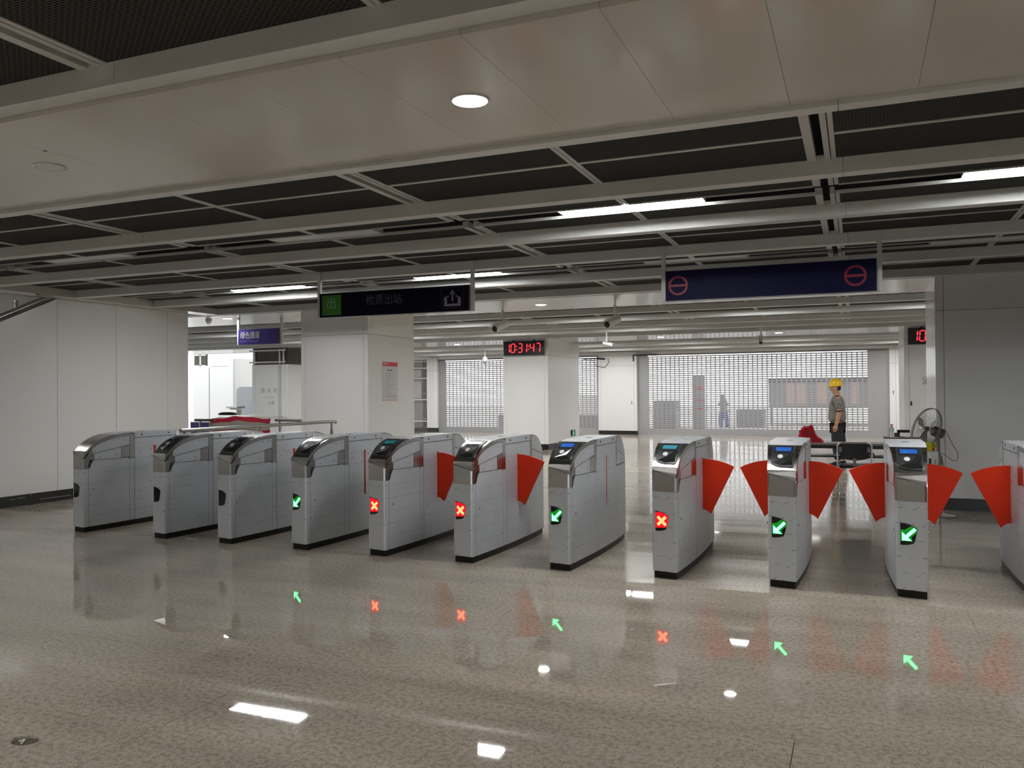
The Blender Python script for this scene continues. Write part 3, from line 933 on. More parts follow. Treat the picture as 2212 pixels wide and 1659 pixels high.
mbw2.build('white_stripe', M_wrapW, sk, smooth=True)
MB().box(-.68, .68, -.25, .27, 0, .56).build('pile', M_wrapW, sk)
jk = MB()
jk.loft([[(.001 + .22 * s_ * math.cos(a), .12 * s_ * math.sin(a), z) for a in [k * PI / 6 for k in range(12)]] for s_, z in ((.9, 0), (1.0, .02), (.8, .05), (.3, .065))])
o = jk.build('dark_cloth', M_dark, loc=(-11.42, 12.9, 1.1), smooth=True)
tag(o, 'dark folded cloth lying on top of the striped sack', 'cloth')


# ================================================================== HANGING SIGNS
def sign(name, x0, x1, y, z0, z1, ztop, label, face, posts=(0.0, 1.0)):
    t = empty(name, ((x0 + x1) / 2, y, z0), label, 'sign')
    hw = (x1 - x0) / 2
    MB().box(-hw, hw, .0, .09, 0, z1 - z0).build('case', M_signedge, t)
    MB().box(-hw + .004, hw - .004, -.004, 0, .004, z1 - z0 - .004).build('face', face, t)
    for s in posts:
        x = -hw + 2 * hw * s
        MB().box(x - .045 if s == 0 else x + .005, x - .005 if s == 0 else x + .045, .02, .06, 0, ztop - z0).build('hanger_post', M_beam, t)
    return t


sA = sign('exit_sign', -6.075, -4.045, 8.48, 2.432, 2.727, 3.0, 'navy hanging sign with green square and four dim characters above the left gates', M_black_sign)
MB().box(-.975, -.70, -.0055, -.004, .025, .27).build('green_square', M_green, sA)
put_text('character', '出', .15, (-.84, -.007, .115), M_greenl, sA, bold=.0015)
for k_x in (-.875, -.85, -.82):
    MB().box(k_x, k_x + .014, -.0062, -.0055, .062, .078).build('worn_print', mat('worn_print', (.05, .19, .03), .5, noise=.02), sA)
put_text('lettering', '检票出站', .13, (-.1, -.007, .135), M_dimtext, sA, fit=.49)
ic = MB()
ic.box(.70, .735, -.007, -.004, .06, .18).box(.875, .91, -.007, -.004, .06, .18).box(.735, .875, -.007, -.004, .06, .088)
ic.box(.70, .76, -.007, -.004, .165, .18).box(.85, .91, -.007, -.004, .165, .18)
ic.box(.797, .815, -.007, -.004, .115, .22).prism_y([(.765, .195), (.847, .195), (.806, .25)], -.007, -.004)
ic.build('exit_icon', M_icon, sA)
fr = MB()
for (a, b, c, d) in ((.665, .945, .035, .04), (.665, .945, .272, .277), (.665, .67, .035, .277), (.94, .945, .035, .277)):
    fr.box(a, b, -.0055, -.004, c, d)
fr.build('icon_border', mat('icon_border', (.05, .03, .07), .5, noise=.02), sA)

sB = sign('no_entry_sign', -1.812, .182, 8.48, 2.425, 2.735, 3.0, 'navy hanging sign with a crimson barred ring at each end', M_navy)
for cx in (-.865, .81):
    mb = MB()
    n = 40
    ro, ri = .1, .078
    ringo = [(cx + ro * math.cos(2 * PI * k / n), .155 + ro * math.sin(2 * PI * k / n)) for k in range(n)]
    ringi = [(cx + ri * math.cos(2 * PI * k / n), .155 + ri * math.sin(2 * PI * k / n)) for k in range(n)]
    for k in range(n):
        j = (k + 1) % n
        mb.prism_y([ringo[k], ringo[j], ringi[j], ringi[k]], -.0075, -.004)
    mb.box(cx - ri, cx + ri, -.0075, -.004, .143, .167)
    mb.build('barred_ring', M_signred, sB)

sC = sign('green_channel_sign', -10.50, -9.58, 12.15, 2.41, 2.695, 2.895, 'small blue hanging sign lettered in white beyond the left wall', M_navy2)
put_text('lettering', '绿色通道', .135, (-.19, -.007, .125), mat('sign_white', (.55, .55, .62), .5, noise=.02), sC, bold=.002, fit=.44)
put_text('english_line', 'Green Channel', .05, (-.21, -.007, .05), mat('sign_lilac', (.3, .28, .5), .5, noise=.02), sC, fit=.4)


# ================================================================== CLOCKS
SEG = {'0': 'abcdef', '1': 'bc', '3': 'abgcd', '4': 'fgbc', '7': 'abc'}


def clock(x0, x1, y, z0, z1, label):
    t = empty('led_clock', ((x0 + x1) / 2, y, z0), label, 'clock')
    W, H = x1 - x0, z1 - z0
    MB().rbox(-W / 2, W / 2, -.06, .0, 0, H, .006).build('case', M_dark, t)
    for s in (-.26, .26):
        MB().box(s * W - .02, s * W + .02, -.04, 0, H, H + .03).build('bracket', M_dark, t)
    dw, dh, th = .108, .225, .02
    xs = [-.435, -.285, -.095, .055, .235, .405]
    xs = [-.448, -.292, -.09, .046, .245, .411]
    zc = H / 2 + .005
    for ch, x in zip('103147', xs):
        mb = MB()
        a, b = dw / 2, dh / 2
        ln = dw / 2 - .012
        lv = dh / 4 - .008
        P = {'a': (0, b, 'h'), 'g': (0, 0, 'h'), 'd': (0, -b, 'h'), 'f': (-a, b / 2, 'v'), 'e': (-a, -b / 2, 'v'), 'b': (a, b / 2, 'v'), 'c': (a, -b / 2, 'v')}
        for s in SEG[ch]:
            px, pz, k = P[s]
            if k == 'h':
                pts = [(px - ln, pz), (px - ln + th / 2, pz + th / 2), (px + ln - th / 2, pz + th / 2), (px + ln, pz), (px + ln - th / 2, pz - th / 2), (px - ln + th / 2, pz - th / 2)]
            else:
                pts = [(px, pz - lv), (px + th / 2, pz - lv + th / 2), (px + th / 2, pz + lv - th / 2), (px, pz + lv), (px - th / 2, pz + lv - th / 2), (px - th / 2, pz - lv + th / 2)]
            mb.prism_y([(x + p[0] + .06 * p[1], zc + p[1]) for p in pts], -.064, -.0601)
        mb.build('digit', M_led, t)
    for x in (-.19, .145):
        mb = MB()
        for dz in (-.04, .045):
            mb.lathe([(.013, 0), (.013, -.003), (.001, -.003)], c=(x, -.0601, zc + dz), n=10, axis='y')
        mb.build('colon', M_led, t)
    return t


clock(-8.63, -7.50, 20.23, 2.475, 2.845, 'black wall clock with all its red digits showing, on the central pillar')
clock(1.04, 2.20, 20.23, 2.485, 2.85, 'black wall clock with only its first red digits showing at the right pillar')


# ================================================================== CAMERAS on the ceiling
def bullet(x, y, label, yaw, drop=.19, tilt=-.35, dark=True, group=None):
    t = empty('security_camera', (x, y, 2.895), label, 'camera', group)
    MB().lathe([(.03, 0), (.03, -.01), (.016, -.012), (.016, -drop * .55), (.02, -drop * .56), (.02, -drop - .02), (.001, -drop - .025)], n=12).build('drop_pole', M_offwhite, t, smooth=True)
    c, s = math.cos(yaw), math.sin(yaw)
    ct, st_ = math.cos(tilt), math.sin(tilt)
    ax = Vector((c * ct, s * ct, st_))
    o = Vector((0, 0, -drop - .05)) - ax * .05
    k_ = 1.45 if y < 15 else 1.0
    b0 = o - ax * .05
    b1 = o + ax * .19 * k_
    MB().tube([b0, b0 + ax * .01, b1 - ax * .01, b1], [.03 * k_, .042 * k_, .042 * k_, .04 * k_], 14).build('barrel', M_offwhite, t, smooth=True)
    MB().tube([b1, b1 + ax * .012], [.037 * k_, .034 * k_], 14).build('lens_hood', M_lens, t, smooth=True)
    up = Vector((0, 0, 1))
    side = ax.cross(up).normalized()
    v2 = side.cross(ax)
    mb = MB()
    q = [b0 - side * .04 * k_ + v2 * .045 * k_, b0 + side * .04 * k_ + v2 * .045 * k_, b1 + ax * .03 + side * .04 * k_ + v2 * .045 * k_, b1 + ax * .03 - side * .04 * k_ + v2 * .045 * k_]
    mb.loft([[tuple(p) for p in q], [tuple(p + v2 * .006) for p in q]])
    mb.build('sun_shield', M_offwhite, t)
    return t


g_c = 'bullet cameras under the soffits'
bullet(-5.59, 13.05, 'bullet camera with dark lens facing us, right of the exit sign', math.radians(-108), group=g_c)
bullet(-3.61, 13.05, 'bullet camera with dark lens facing us, left of the no-entry sign', math.radians(-112), group=g_c)
bullet(-5.43, 18.85, 'small white bullet camera turned sideways above the cable cluster', math.radians(20), tilt=-.25, drop=.22, group=g_c)
bullet(-1.94, 18.85, 'small white bullet camera pointing straight at us below the no-entry sign', math.radians(-85), tilt=-.6, drop=.22, group=g_c)
dm = empty('dome_camera', (-11.3, 24.86, 2.9), 'white dome camera hanging in front of the left shutter', 'camera')
MB().lathe([(.015, 0), (.015, -.2), (.06, -.22), (.085, -.27), (.085, -.36), (.07, -.38), (.001, -.38)], n=16).build('housing', M_offwhite, dm, smooth=True)
MB().lathe([(.06, -.381), (.055, -.42), (.03, -.45), (.001, -.46)], n=16).build('dome', M_signedge, dm, smooth=True)
sd = MB().lathe([(.06, 0), (.06, -.02), (.05, -.04), (.03, -.05), (.03, -.07), (.001, -.07)], c=(0, 0, 0), n=16).build('smoke_detector', M_offwhite, loc=(-11.15, 12.1, 2.895), smooth=True)
tag(sd, 'round grey smoke detector on the white soffit beyond the left wall', 'smoke detector')


# ================================================================== TICKET GATES
GW, GL = 0.1025, 1.74


def hw_(u):
    pts = [(0, .1025), (.15, .113), (.4, .130), (.65, .1425), (.9, .1475), (1.2, .1475), (1.5, .139), (1.74, .118)]
    if u <= 0: return .1025
    for (a, p), (b, q) in zip(pts[:-1], pts[1:]):
        if u <= b: return p + (q - p) * (u - a) / (b - a)
    return .118


def top(u):
    pts = [(0, .855), (.02, .875), (.05, .902), (.09, .935), (.13, .963), (.18, .99), (.24, 1.014), (.31, 1.034), (.4, 1.052), (.5, 1.064), (.6, 1.07), (1.3, 1.072),
           (1.38, 1.068), (1.45, 1.056), (1.52, 1.034), (1.58, 1.004), (1.64, .962), (1.69, .905), (1.72, .85), (1.74, .79)]
    if u <= 0: return .855
    for (a, p), (b, q) in zip(pts[:-1], pts[1:]):
        if u <= b: return p + (q - p) * (u - a) / (b - a)
    return .79


def sk_(x):      # slant of the front face in plan: left corner set back
    return .035 * (.1025 - x) / .205


US = [0, .02, .05, .09, .13, .18, .24, .31, .4, .5, .6, .75, .9, 1.05, 1.2, 1.3, 1.38, 1.45, 1.52, 1.58, 1.64, 1.69, 1.72, 1.74]
Z0 = .064


def gate_loft(us, ins, zbot, topoff, mi=0):
    mb = MB()
    rings = []
    for u in us:
        w_ = hw_(u) - ins
        c = .012
        zt = top(u) - topoff
        y = u
        def P(x, z):
            return (x, y + (sk_(x) if u < .12 else sk_(x) * max(0, (.5 - u) / .38)), z)
        rings.append([P(-w_, zbot), P(w_, zbot), P(w_, zt - c), P(w_ - c, zt), P(-w_ + c, zt), P(-w_, zt - c)])
    mb.loft(rings)
    return mb


def sheet(side, us, zb, zt, off=.0, th=.004):
    """panel following the curved flank; side=+1 right, -1 left"""
    mb = MB()
    rings = []
    for u in us:
        w_ = hw_(u) + off
        y = u + (sk_(side * w_) if u < .12 else sk_(side * w_) * max(0, (.5 - u) / .38))
        b, t_ = (zb(u) if callable(zb) else zb), (zt(u) if callable(zt) else zt)
        rings.append([(side * w_, y, b), (side * w_, y, t_), (side * (w_ - th), y, t_), (side * (w_ - th), y, b)])
    mb.loft(rings)
    return mb


def frange(a, b, n):
    return [a + (b - a) * i / n for i in range(n + 1)]


def arcstrip(us, xl, xr, off, th=.004, z_of=None):
    """sheet lying on the curved nose: for each u from xl(u) to xr(u)"""
    mb = MB()
    rings = []
    for i, u in enumerate(us):
        du = .01
        t = Vector((0, 2 * du, top(u + du) - top(max(u - du, 0)))).normalized()
        n = Vector((0, -t.z, t.y))
        def P(x, o_):
            return (x, u + sk_(x) * max(0, (.5 - u) / .5) + n.y * o_, top(u) + n.z * o_)
        a, b = xl(u), xr(u)
        rings.append([P(a, off), P(b, off), P(b, off - th), P(a, off - th)])
    mb.loft(rings)
    return mb


mesh_cache = {}


def cached(key, fn):
    if key not in mesh_cache:
        mesh_cache[key] = fn()
    return mesh_cache[key]


def hdir(v):
    return v


def front_quad(mb, poly, off, th=.0015, mi=0):
    """polygon (x,z) on the slanted front face"""
    a = [(p[0], sk_(p[0]) - off, p[1]) for p in poly]
    b = [(p[0], sk_(p[0]) - off - th, p[1]) for p in poly]
    mb.loft([a, b], mi=mi)
    return mb


LENS = [(-.075, .380), (-.075, .540), (-.045, .537), (-.01, .527), (.02, .514), (.036, .503), (.032, .470), (.024, .430), (.012, .395), (-.02, .384), (-.05, .380)]


def build_gate(X, spec):
    g = empty('ticket_gate', (X, 6.60, 0), spec['label'], 'ticket gate', 'ticket gates in a row')
    def part(name, key, fn, material, smooth=False, label=None, par=None):
        me = cached(key, lambda: fn().mesh(name, material, smooth))
        o = link(name, me, par or g, None, None, label)
        if me.materials[0] != material:
            o.material_slots[0].link = 'OBJECT'
            o.material_slots[0].material = material
        return o
    part('chassis', 'chassis', lambda: gate_loft(US, .006, Z0, .006), M_chassis)
    def plinth():
        mb = MB()
        us = [.015] + [u for u in US if .03 < u < 1.7] + [1.72]
        rings = []
        for u in us:
            w_ = hw_(u) - .01
            def yy(x): return u + (sk_(x) if u < .12 else sk_(x) * max(0, (.5 - u) / .38))
            rings.append([(-w_, yy(-w_), 0), (w_, yy(w_), 0), (w_, yy(w_), Z0), (-w_, yy(-w_), Z0)])
        return mb.loft(rings)
    part('plinth', 'plinth', plinth, M_plinth)
    # front: film-covered lower panel, bare steel collar
    c = .012
    def fpanel():
        mb = MB()
        w_ = .1025
        for (z0, z1) in ((.058, .695),):
            pts = [(-w_, sk_(-w_) + .02), (-w_, sk_(-w_) + c * .3), (-w_ + c, sk_(-w_ + c) - .006), (w_ - c * 1.3, sk_(w_) - .008), (w_ - .003, sk_(w_) + .0), (w_ + .001, .03), (w_ - .004, .03), (-w_ + .004, .05)]
            mb.prism_z(pts, z0, z1)
        return mb
    part('front_panel', 'fpanel', fpanel, M_film)
    def collar():
        w_ = .1025
        mb = MB()
        pts = [(-w_, sk_(-w_) + .02), (-w_, sk_(-w_) + c * .3), (-w_ + c, sk_(-w_ + c) - .005), (w_ - c * 1.3, sk_(w_) - .007), (w_ - .003, sk_(w_) + .0), (w_ + .001, .03), (w_ - .004, .03), (-w_ + .004, .05)]
        tz = [.868, .868, .862, .815, .81, .80, .80, .868]
        a = [(p[0], p[1], .696) for p in pts]
        b = [(p[0], p[1], z) for p, z in zip(pts, tz)]
        return mb.loft([a, b])
    part('front_collar', 'collar', collar, M_steel)
    # nose: apron with slanted lower edge, then the curved hood up to the top
    def apron():
        mb = MB()
        w_ = .104
        yb = lambda x, z: sk_(x) - .009 + max(0, (z - .80)) * .10
        lo = [(-w_, .870), (-.04, .851), (.04, .828), (.08, .816), (.092, .815), (.1, .824), (w_, .84)]
        a, b = [], []
        outer = [(x, yb(x, z), z) for x, z in lo] + [(w_, yb(w_, .89) + .003, .890), (-w_, yb(-w_, .89) + .003, .890)]
        inner = [(x, y + .02, z) for x, y, z in outer]
        return mb.loft([outer, inner])
    ap = part('nose_apron', 'apron', apron, M_steel)
    def aplip():
        mb = MB()
        lo = [(-.104, .870), (-.04, .851), (.04, .828), (.08, .816), (.092, .815), (.1, .824), (.104, .84)]
        pts = [(x, sk_(x) - .0095 + max(0, (z - .80)) * .10, z) for x, z in lo]
        return mb.tube(pts, .0016, 5)
    part('apron_lip', 'aplip', aplip, M_chrome, par=ap)
    part('apron_seam', 'apseam', lambda: MB().tube([(x, sk_(x) + .003, .893) for x in (-.104, 0, .104)], .0016, 5), M_chrome, par=ap)
    def hood():
        us = [.028, .05, .07, .09, .11, .13, .155, .18, .21, .24, .275, .31, .35, .4]
        return arcstrip(us, lambda u: -(hw_(u) + .0015), lambda u: hw_(u) + .0015, .009, .014)
    part('hood', 'hood', hood, M_steel, True)
    # edge band between hood and flanks
    for s in (-1, 1):
        part('hood_edge', 'hoodedge%d' % s, lambda s=s: sheet(s, [.02, .05, .09, .13, .18, .24, .31, .4, .5, .6], lambda u: top(u) - .03, lambda u: top(u) + .003, .001, .004), M_steel, True)
        part('corner_strip', 'cstrip%d' % s, lambda s=s: sheet(s, [.004, .03, .055], .696, lambda u: .80 + u * .9 if s > 0 else .86, .0006, .004), M_steel, True)
    part('top_cover', 'topcover', lambda: arcstrip(frange(.402, 1.36, 10), lambda u: -hw_(u), lambda u: hw_(u), .002, .008), M_film, True)
    part('rear_hood', 'rearhood', lambda: arcstrip([1.362, 1.38, 1.42, 1.45, 1.49, 1.52, 1.55, 1.58, 1.61, 1.64, 1.67, 1.69, 1.71, 1.725], lambda u: -hw_(u), lambda u: hw_(u), .002, .008), M_film, True)
    part('rear_panel', 'rearp', lambda: MB().box(-.114, .114, 1.735, 1.746, .058, .79), M_film)
    part('end_slot', 'eslot', lambda: MB().box(-.014, .014, .82, .90, .0, .003).box(.02, .034, .84, .86, .0, .003) if False else arcstrip([.84, .87, .9], lambda u: -.02, lambda u: .03, .004, .003), M_reader)
    for s in (-1, 1):
        k = 'R' if s > 0 else 'L'
        # A lower front door
        def A(s=s):
            def zt(u):
                if u < .075: return .70
                if u < .125: return .70 + .083 * math.sin((u - .075) / .05 * PI / 2)
                if u > .56: return .783 - (u - .56) * .6
                return .786 - (u - .125) * .012
            return sheet(s, [.058, .075, .085, .1, .112, .125, .2, .3, .4, .5, .56, .575, .585], .058, zt, .001)
        part('lower_door', 'A' + k, A, M_film, True)
        part('corner_film', 'A2' + k, lambda s=s: sheet(s, [.006, .03, .053], .058, .694, .0008), M_film, True)
        part('post', 'B' + k, lambda s=s: sheet(s, [.59, .62, .652], .058, .775, .0005), M_film, True)
        part('post_upper', 'B2' + k, lambda s=s: sheet(s, [.59, .62, .652], .78, 1.055, .0005), M_steel, True)
        # C upper quarter panel under the arc; D panel between
        def lineC(u): return .853 + (u - .10) * (.927 - .853) / .46
        part('quarter_panel', 'C' + k, lambda s=s: sheet(s, [.105, .13, .18, .24, .31, .4, .5, .585], lambda u: lineC(u) + .003, lambda u: max(lineC(u) + .012, top(u) - .034), .001), M_film, True)
        part('middle_panel', 'D' + k, lambda s=s: sheet(s, [.13, .2, .3, .4, .47], lambda u: .792 - (u - .1) * .012, lambda u: lineC(u) - .003, .001), M_film, True)
        part('flank_steel', 'D1' + k, lambda s=s: sheet(s, [.02, .045, .07, .10, .127], lambda u: .70 if u < .06 else .792, lambda u: (.80 + u * .9) if u < .06 else min(top(u) - .034, lineC(u) - .003 if u > .1 else 9), .0004), M_steel, True)
        part('flank_steel', 'D2' + k, lambda s=s: sheet(s, [.473, .53, .585], lambda u: .792 - (u - .1) * .012, lambda u: lineC(u) - .003, .0004), M_steel, True)
        # E centre panel with a slit for the flap
        def E_(s=s):
            mb = MB()
            for (us, b, t_) in (([.658, .75, .85, .932], .058, 1.006), ([.968, 1.05, 1.2, 1.285], .058, 1.006), ([.932, .968], .058, .435), ([.932, .968], .905, 1.006)):
                q = sheet(s, us, b, t_, .001)
                mb.add(q.v, q.f)
            return mb
        part('centre_panel', 'E' + k, E_, M_film, True)
        part('slit_liner', 'slit' + k, lambda s=s: sheet(s, [.934, .966], .437, .903, -.002, .003), M_redwing)
        part('sensor_strip', 'F' + k, lambda s=s: sheet(s, [.658, .8, 1.0, 1.2, 1.29], 1.012, lambda u: top(u) - .004, .0005), M_film, True)
        for u in (.76, 1.17):
            w_ = hw_(u) + .0005
            part('sensor_eye', 'eye%s%.2f' % (k, u), lambda s=s, u=u, w_=w_: MB().lathe([(.010, 0), (.010, s * .003), (.001, s * .003)], c=(s * w_, u, 1.043), n=12, axis='x'), M_lens)
        # rear: quarter panel, middle and lower door
        def lineG(u): return .925 - (u - 1.35) * .24
        part('rear_quarter_panel', 'G' + k, lambda s=s: sheet(s, [1.35, 1.38, 1.45, 1.52, 1.58, 1.64, 1.68], lambda u: lineG(u) + .003, lambda u: max(lineG(u) + .006, top(u) - .012), .001), M_film, True)
        part('rear_middle_panel', 'H' + k, lambda s=s: sheet(s, [1.35, 1.45, 1.58, 1.69, 1.73], .787, lambda u: min(lineG(u) - .003, top(u) - .012), .001), M_film, True)
        part('rear_door', 'I' + k, lambda s=s: sheet(s, [1.29, 1.4, 1.52, 1.64, 1.735], .058, lambda u: .775 if u > 1.34 else .77, .001), M_film, True)
        part('rear_post', 'J' + k, lambda s=s: sheet(s, [1.295, 1.32, 1.345], .78, lambda u: top(u) - .01, .0005), M_steel, True)
        # lock of the lower door
        u = .115
        w_ = hw_(u) + .002
        part('door_lock', 'lock' + k, lambda s=s, w_=w_, u=u: MB().lathe([(.012, 0), (.012, s * .004), (.008, s * .006), (.001, s * .006)], c=(s * w_, u, .47), n=12, axis='x'), M_chrome, True)
        def screws(s=s):
            mb = MB()
            for (u, z) in ((.2, .815), (.4, .83), (.72, .84), (.72, .38), (.89, .86), (1.02, .86), (.89, .78), (1.02, .78), (.89, .48), (1.02, .48), (1.17, .36), (1.42, .83), (1.55, .82)):
                mb.lathe([(.0055, 0), (.0055, s * .0015), (.001, s * .002)], c=(s * (hw_(u) + .001), u, z), n=6, axis='x')
            return mb
        o = part('screw_head', 'screws' + k, screws, M_lens)
        o['kind'] = 'stuff'
    # card reader on the hood
    if spec['reader']:
        def xl(u):
            return -.088
        def rd():
            us = [.055, .06, .068, .08, .1, .13, .16, .19, .22, .26, .3, .34, .36]
            def e(u):   # lower edge curves up at the corners
                return max(0.0, 1 - max(0, (.095 - u) / .045) ** 2) ** .5
            return arcstrip(us, lambda u: -.088 + (1 - e(u)) * .14, lambda u: .090 - (1 - e(u)) * .03, .016, .012)
        cr = part('card_reader', 'reader', rd, M_reader2, True)
        part('reader_bezel', 'bezel', lambda: arcstrip([.20, .24, .28, .32, .345], lambda u: -.072, lambda u: .066, .0185, .004), M_reader, True, par=cr)
        part('display', 'display', lambda: arcstrip([.225, .25, .275, .30], lambda u: -.062, lambda u: .056, .0205, .003), spec['screen'], par=cr)
        part('display_icon', 'dicon', lambda: arcstrip([.232, .245], lambda u: -.04, lambda u: -.018, .0212, .001), M_scrT, par=cr)
        def cover():
            mb = MB()
            def P(x, u, o_):
                du = .01
                t = Vector((0, 2 * du, top(u + du) - top(max(u - du, 0)))).normalized()
                n = Vector((0, -t.z, t.y))
                return (x, u + sk_(x) * max(0, (.5 - u) / .5) + n.y * o_, top(u) + n.z * o_)
            A_, B_, C_, D_ = P(-.07, .085, .0165), P(.060, .215, .018), P(.082, .2, .018), P(.078, .072, .0165)
            T_ = P(.045, .10, .034)
            E2 = P(-.01, .062, .0165)
            mb.add([A_, B_, C_, D_, E2, T_], [(0, 1, 5), (1, 2, 5), (2, 3, 5), (3, 4, 5), (4, 0, 5), (0, 4, 3, 2, 1)])
            return mb
        part('reader_fold', 'fold', cover, M_reader, par=cr)
        def tap():
            return arcstrip([.128, .135, .145, .155, .165, .172], lambda u: -.040 + .022 * abs((u - .15) / .022) ** 2 * .6, lambda u: .002 - .022 * abs((u - .15) / .022) ** 2 * .5, .0185, .002)
        part('tap_spot', 'tap', tap, M_white, par=cr)
    # direction indicator
    il = part('indicator_lens', 'lens', lambda: front_quad(MB(), LENS, .0085), M_lens)
    if spec['ind'] == 'G':
        part('arrow_glow', 'ghalo', lambda: front_quad(MB(), [(-.073, .408), (-.073, .49), (-.045, .49), (-.005, .518), (.033, .504), (.030, .47), (-.005, .44), (.005, .408)], .0102, .0006), M_ghalo, par=il)
        def arrow():
            mb = MB()
            cx, cz = -.052, .425
            d = .70710678
            def R(a, b):   # a along the shaft (up right), b across
                return (cx + (a - b) * d, cz + (a + b) * d)
            front_quad(mb, [R(.018, -.011), R(.018, .011), R(.104, .011), R(.104, -.011)], .011, .001)
            front_quad(mb, [(cx - .012, cz - .012), (cx - .012, cz + .048), (cx + .05, cz - .012)], .0112, .001)
            return mb
        part('green_arrow', 'garrow', arrow, M_garr, par=il)
    elif spec['ind'] == 'R':
        part('cross_glow', 'rhalo', lambda: front_quad(MB(), [(-.074, .405), (-.074, .53), (-.04, .533), (-.01, .524), (.02, .511), (.034, .50), (.028, .45), (.016, .41)], .0102, .0006), M_rhalo, par=il)
        def cross():
            mb = MB()
            cx, cz, l, t_ = -.022, .462, .048, .012
            d = .70710678
            for sg in (1, -1):
                q = []
                for a, b in ((-l, -t_), (l, -t_), (l, t_), (-l, t_)):
                    q.append((cx + (a * d - b * d * sg), cz + (a * d * sg + b * d)))
                front_quad(mb, q, .011 + .0003 * (sg > 0), .001)
            return mb
        part('red_cross', 'rcross', cross, M_rx, par=il)
    # flaps
    for s in (-1, 1):
        if (spec['flaps'] in ('both',)) or (spec['flaps'] == 'left' and s < 0) or (spec['flaps'] == 'right' and s > 0):
            def flap(s=s):
                x0 = s * .146
                pts = []
                P0, P1 = (0, .893), (.272, .815)
                for i in range(13):
                    t = i / 12
                    ang = math.radians(90) - t * math.radians(27.5)
                    r_ = .60
                    pts.append((r_ * math.cos(ang), .893 - r_ + r_ * math.sin(ang)))
                pts.append((.072, .402))
                for i in range(1, 6):
                    t = i / 6
                    pts.append((.072 * (1 - t), .402 + .042 * (1 - (1 - t) ** 2)))
                pts.append((0, .444))
                poly = [(x0 + s * p[0], p[1]) for p in pts]
                return MB().prism_y(poly, .934, .966)
            part('red_flap', 'flap%d' % s, flap, M_redwing)
    return g


gx = [-7.94, -6.772, -5.905, -4.992, -4.117, -3.232, -2.333, -1.438, -.540, .350, 1.252]
specs = [
    dict(reader=False, ind='', flaps='', screen=M_scrN, label='leftmost gate, plain steel nose without card reader, dark indicator'),
    dict(reader=True, ind='', flaps='', screen=M_scrN, label='second gate from the left, black card reader, dark indicator'),
    dict(reader=True, ind='', flaps='', screen=M_scrN, label='third gate from the left, dark indicator, next to the leftmost green arrow'),
    dict(reader=True, ind='G', flaps='', screen=M_scrN, label='leftmost gate showing a green arrow, red slit on its flank'),
    dict(reader=True, ind='R', flaps='right', screen=M_scrD, label='leftmost gate showing a red cross, teal screen glint'),
    dict(reader=True, ind='R', flaps='both', screen=M_scrN, label='middle of the three red cross gates, its flap fully in view'),
    dict(reader=True, ind='G', flaps='left', screen=M_scrB, label='green arrow gate standing between two red cross gates, right flap folded away'),
    dict(reader=True, ind='R', flaps='right', screen=M_scrT, label='rightmost gate showing a red cross, teal screen'),
    dict(reader=True, ind='G', flaps='both', screen=M_scrB, label='green arrow gate with red flaps out on both sides, nearer the middle'),
    dict(reader=True, ind='G', flaps='both', screen=M_scrB, label='rightmost gate showing a green arrow, red flaps on both sides'),
    dict(reader=True, ind='', flaps='left', screen=M_scrB, label='gate cut off by the right edge of the photo'),
]
for X, sp in zip(gx, specs):
    build_gate(X, sp)

# ================================================================== CHAIR, TABLES, FAN, SMALL THINGS
ch = empty('folding_chair', (-.045, 12.25, 0), 'black chair with chromed tube frame, its back turned to us', 'chair')
W2 = .215
for s in (-1, 1):
    pts = [(s * W2 * .75, .0, .775), (s * W2 * .93, .0, .765), (s * W2, .0, .735), (s * W2, .02, .45), (s * W2, .02, .06), (s * W2, .03, .025), (s * W2, .07, .012), (s * W2, .35, .012), (s * W2, .41, .03), (s * W2, .43, .08), (s * W2, .43, .43)]
    MB().tube(pts, .0105, 10).build('leg_frame', M_chrome, ch, smooth=True)
MB().tube([(-W2 * .76, 0, .775), (W2 * .76, 0, .775)], .0105, 10).build('top_tube', M_chrome, ch, smooth=True)
bk = MB()
rings = []
for i in range(13):
    x = -.185 + .37 * i / 12
    zb = .535 + .035 * (x / .185) ** 2
    yo = .02 + .03 * (1 - (x / .185) ** 2)
    rings.append([(x, yo - .012, zb), (x, yo - .015, .76), (x, yo + .012, .765), (x, yo + .015, zb)])
bk.loft(rings)
bk.build('backrest', M_dark, ch, smooth=False)
for s in (-1, 1):
    MB().box(s * .18 - .02, s * .18 + .02, -.012, .0, .65, .72).build('bracket', M_signedge, ch)
MB().rbox(-.2, .2, .03, .44, .425, .465, .02).build('seat', M_dark, ch)
MB().tube([(-W2, .43, .42), (W2, .43, .42)], .0105, 8).build('seat_tube', M_chrome, ch, smooth=True)
MB().box(-.02, .02, .03, .045, .45, .56).build('spine', M_signedge, ch)

tb = empty('long_table', (-.25, 12.75, 0), 'black folding table behind the chair between the two rightmost arrow gates', 'table')
MB().rbox(-.62, .82, -.2, .25, .722, .748, .006).build('tabletop', mat('table_grey_top', (.3, .3, .3), .3, noise=.05), tb)
MB().box(-.6, .8, -.19, -.165, .675, .722).build('apron', M_dark, tb)
MB().box(-.6, .8, -.15, .2, .548, .57).build('shelf', M_dark, tb)
for x in (-.58, .78):
    MB().tube([(x, -.17, 0), (x, -.17, .7)], .014, 8).build('leg', M_dark, tb)
    MB().tube([(x, .2, 0), (x, .2, .7)], .014, 8).build('leg', M_dark, tb)
    MB().tube([(x, -.17, .56), (x, .2, .56)], .012, 8).build('side_bar', M_dark, tb)
tb2 = empty('side_table', (.72, 14.3, 0), 'black table edge behind the rightmost arrow gate, carrying the bottle', 'table')
MB().rbox(-.35, .62, -.2, .25, .725, .752, .006).build('tabletop', M_dark, tb2)
